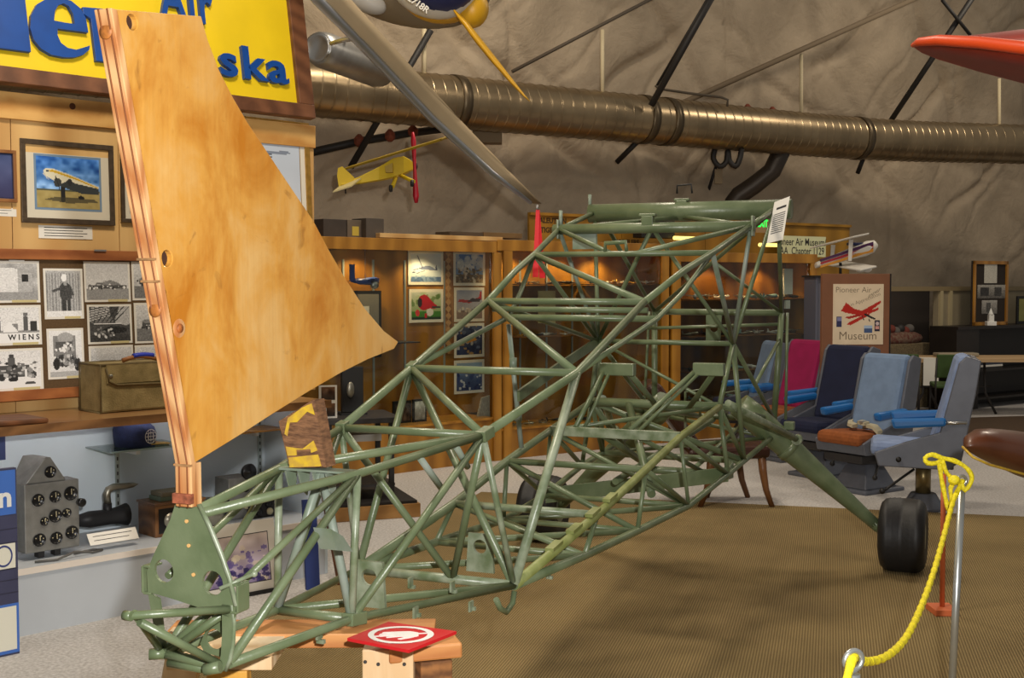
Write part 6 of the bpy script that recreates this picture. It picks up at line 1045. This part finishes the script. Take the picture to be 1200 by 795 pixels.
# aeroplane seats
mSHELL = M('seat_shell_grey', (98, 102, 112), .45, .2, var=.08, scale=10); mARM = M('armrest_blue', (32, 104, 172), .35); mRUST = M('rust_cushion', (142, 78, 34), .9, var=.12, scale=30)
def rbox(pts_lo, pts_hi): mb = MB(); mb.hexa(pts_lo, pts_hi); return mb
def seat(loc, ang, back_m, cush_m, label, belt=False, s=1.0, base='column'):
    o = thing('aircraft_seat', loc, label, 'seat', 'aircraft passenger seats'); a = math.radians(ang); fw = Vector((math.cos(a), math.sin(a), 0)); rt = Vector((fw.y, -fw.x, 0)); B0 = Vector(loc)
    P = lambda f, r, z: B0 + (fw * f + rt * r) * s + Z * z * s
    prof = [(.30, .34), (.33, .44), (.12, .52), (-.12, .60), (-.24, 1.10), (-.29, 1.15), (-.39, 1.12), (-.36, .90), (-.27, .40), (-.18, .33)]
    for sg_ in (1, -1): mb = MB(); mb.hexa([P(f, sg_ * .265, z) for f, z in prof], [P(f, sg_ * .235, z) for f, z in prof]); part('side_panel', mb, mSHELL, o, bevel=.008)
    mb = MB(); mb.hexa([P(-.27, -.24, .40), P(-.27, .24, .40), P(-.39, .24, 1.12), P(-.39, -.24, 1.12)], [P(-.22, -.24, .40), P(-.22, .24, .40), P(-.34, .24, 1.13), P(-.34, -.24, 1.13)]); part('back_shell', mb, mSHELL, o, bevel=.01)
    mb = MB(); mb.hexa([P(.30, -.24, .34), P(.30, .24, .34), P(-.22, .24, .33), P(-.22, -.24, .33)], [P(.33, -.24, .43), P(.33, .24, .43), P(-.22, .24, .42), P(-.22, -.24, .42)]); part('seat_pan', mb, mSHELL, o, bevel=.01)
    mb = MB(); mb.hexa([P(.36, -.235, .41), P(.36, .235, .41), P(-.16, .235, .42), P(-.16, -.235, .42)], [P(.35, -.23, .52), P(.35, .23, .52), P(-.16, .23, .50), P(-.16, -.23, .50)]); part('seat_cushion', mb, cush_m, o, bevel=.045)
    mb = MB(); mb.hexa([P(-.21, -.23, .50), P(-.21, .23, .50), P(-.33, .23, 1.15), P(-.33, -.23, 1.15)], [P(-.06, -.23, .49), P(-.06, .23, .49), P(-.235, .225, 1.15), P(-.235, -.225, 1.15)]); part('back_cushion', mb, back_m, o, bevel=.035)
    for sg_ in (1, -1):
        mb = MB(); mb.hexa([P(.20, sg_ * .25, .62), P(.20, sg_ * .32, .62), P(-.16, sg_ * .32, .65), P(-.16, sg_ * .25, .65)], [P(.22, sg_ * .25, .69), P(.22, sg_ * .32, .69), P(-.16, sg_ * .32, .71), P(-.16, sg_ * .25, .71)]); ar = part('armrest', mb, mARM, o, bevel=.02)
        mb = MB(); mb.cyl(P(-.14, sg_ * .285, .67), P(-.30, sg_ * .285, .68), .012 * s, n=8); part('armrest_bracket', mb, mSTEEL, ar)
    if base == 'column':
        mb = MB(); mb.lathe(P(-.02, 0, 0), Z, [(0, .17 * s), (.03, .165 * s), (.07, .12 * s), (.12, .09 * s)], 18); part('pedestal_foot', mb, mSHELL, o); mb = MB(); mb.cyl(P(-.02, 0, .12), P(-.02, 0, .34), .055 * s, n=16); part('pedestal_column', mb, M('brass_column', (128, 112, 74), .35, .7), o)
    else:
        mb = MB(); mb.hexa([P(.25, -.22, 0), P(.25, .22, 0), P(-.25, .22, 0), P(-.25, -.22, 0)], [P(.25, -.22, .035), P(.25, .22, .035), P(-.25, .22, .035), P(-.25, -.22, .035)]); part('base_plate', mb, mSHELL, o, bevel=.01); mb = MB(); mb.hexa([P(.20, -.18, .035), P(.20, .18, .035), P(-.2, .18, .035), P(-.2, -.18, .035)], [P(.10, -.1, .24), P(.10, .1, .24), P(-.1, .1, .24), P(-.1, -.1, .24)]); part('base_housing', mb, mSHELL, o, bevel=.01); mb = MB(); mb.hexa([P(.28, -.2, .26), P(.28, .2, .26), P(-.2, .2, .24), P(-.2, -.2, .24)], [P(.28, -.2, .33), P(.28, .2, .33), P(-.2, .2, .33), P(-.2, -.2, .33)]); part('swivel_frame', mb, mCHAR, o, bevel=.01)
    mb = MB(); q = P(.16, -.265, .40); mb.lathe(q, -rt, [(0, .012), (.02, .012), (.03, .02), (.045, .02), (.05, .005)], 10); part('adjuster_knob', mb, mBLACK, o)
    mb = MB(); mb.path([P(.05, -.2, .32), P(.22, -.30, .2), P(.26, -.32, .17)], .01 * s, 6); mb.ball(P(.27, -.33, .17), .022 * s); part('recline_lever', mb, mBLACK, o)
    if belt:
        for pts in ([P(.0, .0, .53), P(.08, -.10, .56), P(.12, -.2, .56), P(.13, -.26, .52), P(.14, -.28, .40)], [P(-.06, .2, .53), P(.02, .14, .57), P(.10, .08, .56), P(.13, .0, .55)], [P(.0, .06, .57), P(.08, -.02, .58), P(.10, -.10, .575)]):
            mb = MB(); rg = [[p - fw * .035 - Z * .012, p + fw * .035 - Z * .012, p + fw * .03 + Z * .014, p - fw * .03 + Z * .02] for p in pts]; mb.loft(rg, smooth=False); part('lap_belt', mb, M('cream_webbing', (178, 170, 144), .85), o)
        mb = MB(); mb.box(P(.10, -.06, .59), .06, .04, .015, (fw, rt, Z)); part('belt_buckle', mb, mSTEEL, o)
    return o
mSLATE = M('slate_blue_cloth', (112, 134, 164), .9, var=.08, scale=12); mNAVYC = M('navy_cloth', (22, 28, 56), .95, var=.1); mPINK = M('magenta_cloth', (150, 18, 78), .9, var=.08, scale=10); mPALE = M('pale_blue_cloth', (128, 146, 182), .9, var=.1, scale=10)
p = onz(1078, 596); seat((p.x, p.y, 0), 163, mPALE, mPALE, 'grey aircraft seat with pale blue cushions seen from the side', s=1.02)
p = onz(1013, 574); seat((p.x, p.y, 0), 214, mSLATE, mRUST, 'slate blue aircraft seat with rust cushion and loose lap belt', belt=True, base='plate', s=.97)
seat((2.78, 10.65, 0), 212, mNAVYC, mNAVYC, 'dark navy aircraft seat behind the slate blue one', base='plate')
seat((2.66, 11.7, 0), 208, mPINK, mRUST, 'magenta backed aircraft seat nearest the brown board', base='plate')
seat((2.50, 12.75, 0), 188, mSLATE, mNAVYC, 'pale aircraft seat glimpsed through the nose tubes', base='plate', s=.95)
# leather chair with curved legs
LCm = M('dark_brown_leather', (62, 36, 28), .35, var=.15, scale=12); mLEG = wood('chair_leg_wood', (96, 60, 32), (124, 82, 46), .4, 5, 'z')
B0 = onz(868, 596); lc = thing('leather_chair', (B0.x, B0.y, 0), 'dark leather chair with curved wooden legs behind the nose', 'chair'); P = lambda x, y, z: Vector((B0.x + x, B0.y + y, z))
mb = MB(); mb.hexa([P(.22, -.02, .38), P(.22, .5, .38), P(-.40, .5, .35), P(-.40, -.02, .35)], [P(.22, -.02, .48), P(.22, .5, .48), P(-.40, .5, .45), P(-.40, -.02, .45)]); part('seat', mb, LCm, lc, bevel=.03)
mb = MB(); mb.hexa([P(-.38, 0, .42), P(-.38, .48, .42), P(-.74, .48, .92), P(-.74, 0, .92)], [P(-.28, 0, .46), P(-.28, .48, .46), P(-.62, .48, .96), P(-.62, 0, .96)]); part('backrest', mb, LCm, lc, bevel=.04)
for x, y, sx in ((.16, .02, 1), (.06, .46, 1), (-.22, .02, -1), (-.10, .46, -1)): mb = MB(); mb.path([P(x, y, .40), P(x + .01 * sx, y, .28), P(x + .035 * sx, y, .14), P(x + .085 * sx, y, 0)], [.034, .030, .024, .020], 8); part('leg', mb, mLEG, lc)
# ---- right background
RW = Pl((4.98, 16.0, 0), 35); mBWALL = M('beige_panel_wall', (150, 138, 112), .7, var=.06, scale=4); zw = RW.hit(1120, 341)[1]
aN0, aN1 = RW.hit(1046, 380)[0], RW.hit(1099, 380)[0]
mb = MB(); mb.pbox(RW, aN1, 6.0, 0, zw, -.08, 0); wr = struct('wall_right', mb, mBWALL)
mb = MB(); mb.pbox(RW, -1.6, aN0 - .3, 0, zw, -.08, 0); struct('wall_right_end', mb, mBWALL)
mb = MB(); mb.pbox(RW, -1.6, 6, zw, zw + .06, -.12, .03); struct('trim_1', mb, mOAKT if 0 else M('tan_trim', (134, 118, 86), .6))
for px in (1101, 1112): a = RW.hit(px, 400)[0]; mb = MB(); mb.pbox(RW, a - .03, a + .03, 0, zw, 0, .03); struct('trim_2' if px < 1105 else 'trim_3', mb, M('pale_trim', (178, 164, 128), .6))
nb = RW.back(-.5); mb = MB(); mb.pbox(nb, aN0 - .6, aN1 + .5, 0, zw, -.03, 0); struct('wall_niche', mb, M('niche_grey', (72, 64, 58), .9))
o = thing('wicker_chest', RW.P(aN0 + .3, 0, -.3), 'wicker chest under a red patterned blanket in the dark niche', 'chest'); zc = RW.hit(1075, 403)[1]
pb('basket', RW, aN0 - .05, aN1 - .05, 0, zc, -.45, -.08, M('wicker', (92, 80, 60), .9, rgb2=(132, 116, 86), scale=60), o, .01); mb = MB(); mb.ball(RW.P((aN0 + aN1) / 2 - .05, zc + .06, -.26), (aN1 - aN0) * .52, .2, .12, 16, 8, (RW.d, RW.n, Z)); part('blanket', mb, M('red_blanket', (92, 40, 34), .95, rgb2=(120, 100, 84), scale=24), o)
for i in range(6): mb = MB(); mb.ball(RW.P(aN0 + .12 + i * .1, zc + .17 + .03 * (i % 2), -.2), .07, .06, .06); part('folded_cloth', mb, [mCHAR, M('cloth_b', (110, 50, 40), .9), M('cloth_c', (96, 92, 88), .9)][i % 3], o)
BC = RW.back(.48); zb_ = BC.hit(1160, 382)[1]; a0, a1 = BC.hit(1121, 400)[0], BC.hit(1290, 400)[0]
bc_ = thing('black_bookcase', BC.P(a0, 0, 0), 'black open bookcase against the right wall', 'bookcase'); mDK = M('black_wood', (30, 25, 22), .45, var=.15, scale=8)
pb('top', BC, a0, a1, zb_ - .04, zb_, -.42, .02, mDK, bc_); pb('back', BC, a0, a1, 0.0, zb_ - .04, -.42, -.40, mDK, bc_); pb('side', BC, a0, a0 + .5, 0, zb_ - .04, -.40, 0, mDK, bc_)
for z_ in (.12, .5): pb('shelf', BC, a0 + .5, a1, z_, z_ + .03, -.40, 0, mDK, bc_)
pb('side', BC, a1 - .04, a1, 0, zb_ - .04, -.40, 0, mDK, bc_)
for i in range(5): mb = MB(); z_ = .53 + .028 * i; mb.pbox(BC, a0 + .62 + .02 * (i % 2), a0 + 1.15, z_, z_ + .026, -.32, -.06); solo('magazine', mb, [mCHAR, mPAPER, M('mag_blue', (60, 66, 84), .6)][i % 3], 'magazine %s in the pile on the black bookcase shelf' % ['lowest', 'second from bottom', 'in the middle', 'second from top', 'topmost'][i], 'magazine', group='magazines in the black bookcase')
pl = BC.back(-.15); r = pl.rect(1140, 306, 1180, 378); nb_ = thing('framed_notice_board', pl.P(r[0], zb_, 0), 'tall oak framed notice board with three papers on the bookcase', 'notice board'); r = (r[0], r[1], zb_ + .002, r[3])
pb('felt', pl, *r, -.03, 0, M('dark_felt', (44, 36, 30), .95), nb_)
for rr in ((r[0], r[1], r[3] - .045, r[3]), (r[0], r[1], r[2], r[2] + .045), (r[0], r[0] + .045, r[2], r[3]), (r[1] - .045, r[1], r[2], r[3])): pb('frame_bar', pl, *rr, 0, .02, mOAKT, nb_)
for bx4, art in (((1153, 310, 1168, 332), Art(24, 34, (200, 196, 182)).noise(8, 71)), ((1145, 334, 1178, 350), Art(40, 22, (170, 166, 156), (90, 86, 80)).rect(.1, .2, .4, .8, (50, 48, 46)).rect(.6, .2, .85, .8, (60, 58, 54)).noise(12, 72)), ((1150, 352, 1168, 368), Art(24, 22, (176, 172, 164), (110, 106, 100)).rect(.3, .1, .6, .8, (80, 78, 74)).noise(12, 73))): sheet('pinned_print', art, pl, pl.rect(*bx4), .006, nb_)
pl = BC.back(-.02); c = pl.P(*pl.hit(1161, 378)); c.z = zb_; ch = thing('chapel_figurine', c, 'small white chapel figurine in front of the notice board', 'figurine'); mb = MB(); mb.box(c + VZ * .03, .13, .10, .06); part('base', mb, mWHITE, ch, bevel=.008); mb = MB(); mb.box(c + VZ * .10, .07, .07, .10); part('tower', mb, mWHITE, ch, bevel=.006); mb = MB(); mb.lathe(c + VZ * .15, VZ, [(0, .045), (.02, .03), (.09, .003)], 8); part('spire', mb, mWHITE, ch)
pl = BC.back(-.2); r = pl.rect(1192, 347, 1235, 378); gp = thing('green_print', pl.P(r[0], zb_, 0), 'black framed yellow-green print at the right edge', 'picture'); r = (r[0], r[1], zb_ + .001, r[3]); pb('frame', pl, *r, -.02, 0, mBLACK, gp); sheet('print', Art(30, 30, (140, 136, 70), (120, 120, 60)).noise(10, 81, 5), pl, hgrow(r, -.04), .003, gp)
# folding table and green chairs
TB = Pl((at(1130, 440, 15.3).x, 15.3, 0), 3); ft = thing('folding_table', TB.P(0, 0, 0), 'long pale folding table in the right background', 'table'); a0, a1 = TB.hit(1056, 420)[0], TB.hit(1260, 420)[0]
pb('table_top', TB, a0, a1, .70, .75, -.75, 0, wood('pale_laminate', (186, 154, 112), (206, 176, 136), .5, 3, 'x'), ft, .004); mTL_ = M('brown_steel', (46, 42, 40), .5)
for px in (1100, 1166, 1240):
    a = TB.hit(px, 440)[0]
    for sx in (-1, 1): mb = MB(); mb.path([TB.P(a + .03 * sx, .70, -.38), TB.P(a + .05 * sx, .28, -.38), TB.P(a + .20 * sx, .0, -.38 + .0 * sx)], .017, 8); part('leg', mb, mTL_, ft)
    mb = MB(); mb.cyl(TB.P(a - .12, .36, -.38), TB.P(a + .12, .36, -.38), .012, n=8); part('leg_brace', mb, mTL_, ft)
pl = TB.back(.004); r = pl.rect(1082, 412, 1100, 452); mb = MB(); mb.pbox(pl, r[0], r[1], r[2], .752, 0, .004); mb.pbox(pl, r[0], r[1], .7505, .754, -.25, .004); solo('hanging_paper', mb, mPAPER, 'cream paper sheet draped over the folding table edge', 'paper')
mb = MB(); pl = TB.back(-.35); mb.pbox(pl, pl.hit(1100, 412)[0], pl.hit(1148, 412)[0], .751, .80, -.2, 0); solo('rolled_chart', mb, M('chart_roll', (150, 140, 120), .8), 'pale flat carton lying on the folding table', 'box', bevel=.015)
mGRN = M('green_vinyl', (62, 88, 40), .6, var=.1)
def gchair(x, y, ang, lab):
    o = thing('green_chair', (x, y, 0), lab, 'chair', 'green chairs at the folding table'); a = math.radians(ang); fw = Vector((math.cos(a), math.sin(a), 0)); rt = Vector((fw.y, -fw.x, 0)); P = lambda f, r, z: Vector((x, y, 0)) + fw * f + rt * r + Z * z
    mb = MB(); mb.hexa([P(.2, -.2, .43), P(.2, .2, .43), P(-.2, .2, .42), P(-.2, -.2, .42)], [P(.2, -.2, .48), P(.2, .2, .48), P(-.2, .2, .47), P(-.2, -.2, .47)]); part('seat', mb, mGRN, o, bevel=.015); mb = MB(); mb.hexa([P(-.2, -.2, .55), P(-.2, .2, .55), P(-.27, .19, .84), P(-.27, -.19, .84)], [P(-.17, -.2, .55), P(-.17, .2, .55), P(-.24, .19, .84), P(-.24, -.19, .84)]); part('backrest', mb, mGRN, o, bevel=.012)
    for r in (-.19, .19):
        mb = MB(); mb.path([P(-.26, r, .80), P(-.2, r, .46), P(-.24, r, 0)], .011, 6); part('leg', mb, mTL_, o); mb = MB(); mb.path([P(.16, r, .44), P(.22, r, 0)], .011, 6); part('leg', mb, mTL_, o)
gchair(at(1058, 450, 15.0).x, 15.0, 70, 'green chair left of the paper at the folding table'); gchair(at(1112, 450, 14.9).x, 14.9, 80, 'green chair right of the paper, behind the side-on seat')
# brown wing tip at the right edge
mMAH = M('mahogany_skin', (92, 52, 32), .4, var=.15, scale=5, coat=.2); wt = thing('brown_float', at(1160, 530, 5.6), 'brown rounded aircraft float nose at the right edge', 'float')
sec = [(1131, 523, 5.4, .008, .02), (1135, 520, 5.45, .07, .07), (1147, 520, 5.5, .13, .12), (1165, 524, 5.6, .17, .16), (1190, 531, 5.7, .21, .2), (1230, 541, 5.85, .25, .22), (1290, 556, 6.1, .27, .22), (1500, 590, 6.6, .30, .26), (1750, 640, 7.0, .26, .24)]
mb = MB(); mb.loft([ellring(at(x, y, Y), VZ, VY, h / 2, d, 24) for x, y, Y, h, d in sec]); part('hull', mb, mMAH, wt); 
for lx, ly, lY in ((1480, 600, 6.55), (1700, 645, 6.9)): c = at(lx, ly, lY); mb = MB(); mb.cyl(Vector((c.x, c.y, 0)), c, .04, n=10); part('support_leg', mb, mBLACK, wt)
mb = MB(); mb.path([at(1128, 524, 5.4) + Vector((0, 0, 0)), at(1140, 536, 5.3), at(1160, 545, 5.35), at(1200, 556, 5.5), at(1250, 565, 5.7)], .006, 6); part('yellow_chine', mb, mYEL, wt)
# ================================================================ ROPE BARRIER
mROPE = M('yellow_rope', (232, 214, 24), .6, var=.15, scale=120, bump=.4, bscale=90); mGALV = M('galvanised', (186, 190, 188), .3, .8, var=.08, scale=6)
def stanchion(px, py, Y, lab, lean=0.0):
    t = at(px, py, Y); b = Vector((t.x - lean, t.y, 0)); o = thing('rope_post', b, lab, 'post', 'steel rope posts'); mb = MB(); mb.cyl(b + Vector((0, 0, .02)), t - Z * .02, .0135, n=14); part('pole', mb, mGALV, o); mb = MB(); mb.lathe(b, Z, [(0, .15), (.012, .15), (.02, .03), (.05, .02)], 24); part('base', mb, mGALV, o)
    mb = MB(); n = 20; mb.path([t + Vector((.019 * math.cos(2 * math.pi * k / n), .008 * math.cos(2 * math.pi * k / n), .006 + .019 * math.sin(2 * math.pi * k / n))) for k in range(n + 1)], .0055, 8, False); part('eye_ring', mb, mGALV, o); return t
t1 = stanchion(1127, 566, 4.3, 'tall galvanised rope post near the right edge', .03); t2 = stanchion(1000, 778, 2.30, 'galvanised rope post whose ring shows at the bottom edge')
orp = thing('orange_stand', onz(1104, 722), 'thin orange wooden post on a flat orange foot', 'stand'); b = onz(1104, 720); mORW = M('orange_paint', (206, 106, 60), .6, var=.08); tO = at(1106, 548, b.y)
mb = MB(); mb.cyl(b + Z * .03, Vector((tO.x, tO.y, tO.z - .03)), .013, n=10); part('post', mb, mORW, orp); mb = MB(); mb.cyl(Vector((tO.x, tO.y, tO.z - .03)), tO + Z * .01, .014, n=10); part('raw_tip', mb, mPINE, orp); mb = MB(); mb.box(b + Z * .024, .12, .15, .032); part('foot', mb, mORW, orp, bevel=.003)
rp = thing('yellow_rope', t2, 'twisted yellow rope swagged between the two steel posts', 'rope')
def twist(pts, r, step=.012):
    P3 = resample([Vector(p) for p in pts], step); return MB().path(P3, [r * (1 + .12 * math.sin(i * 1.15)) for i in range(len(P3))], 8)
sw = [t2 + Vector((-.1, -.28, -.10)), t2 + Vector((-.045, -.1, -.035)), t2 + Vector((.0, .0, .012)), at(1015, 776, 2.40), at(1040, 769, 2.62), at(1062, 747, 2.9), at(1080, 710, 3.25), at(1095, 668, 3.6), at(1107, 625, 3.95), at(1117, 588, 4.22), t1 + Vector((0, -.01, .01))]
part('rope_span', twist(sw, .0088), mROPE, rp)
q = lambda x, y, d=0: at(x, y, 4.28 + d)
part('rope_loop', twist([q(1126, 566), q(1131, 575), q(1139, 562), q(1134, 550), q(1120, 541), q(1104, 537), q(1092, 533), q(1084, 537), q(1087, 543), q(1097, 543), q(1104, 539)], .0085), mROPE, rp)
part('rope_loop', twist([q(1104, 539), q(1108, 552), q(1116, 561), q(1125, 566)], .0085), mROPE, rp); part('rope_tail', twist([q(1101, 543), q(1103, 560), q(1107, 580), q(1111, 596), q(1113, 600)], .0085), mROPE, rp); part('rope_tail', twist([q(1120, 562), q(1114, 572), q(1115, 586), q(1113, 598)], .008), mROPE, rp)
mb = MB(); mb.ball(q(1118, 563, -.02), .022, .02, .018); part('rope_knot', mb, mROPE, rp)
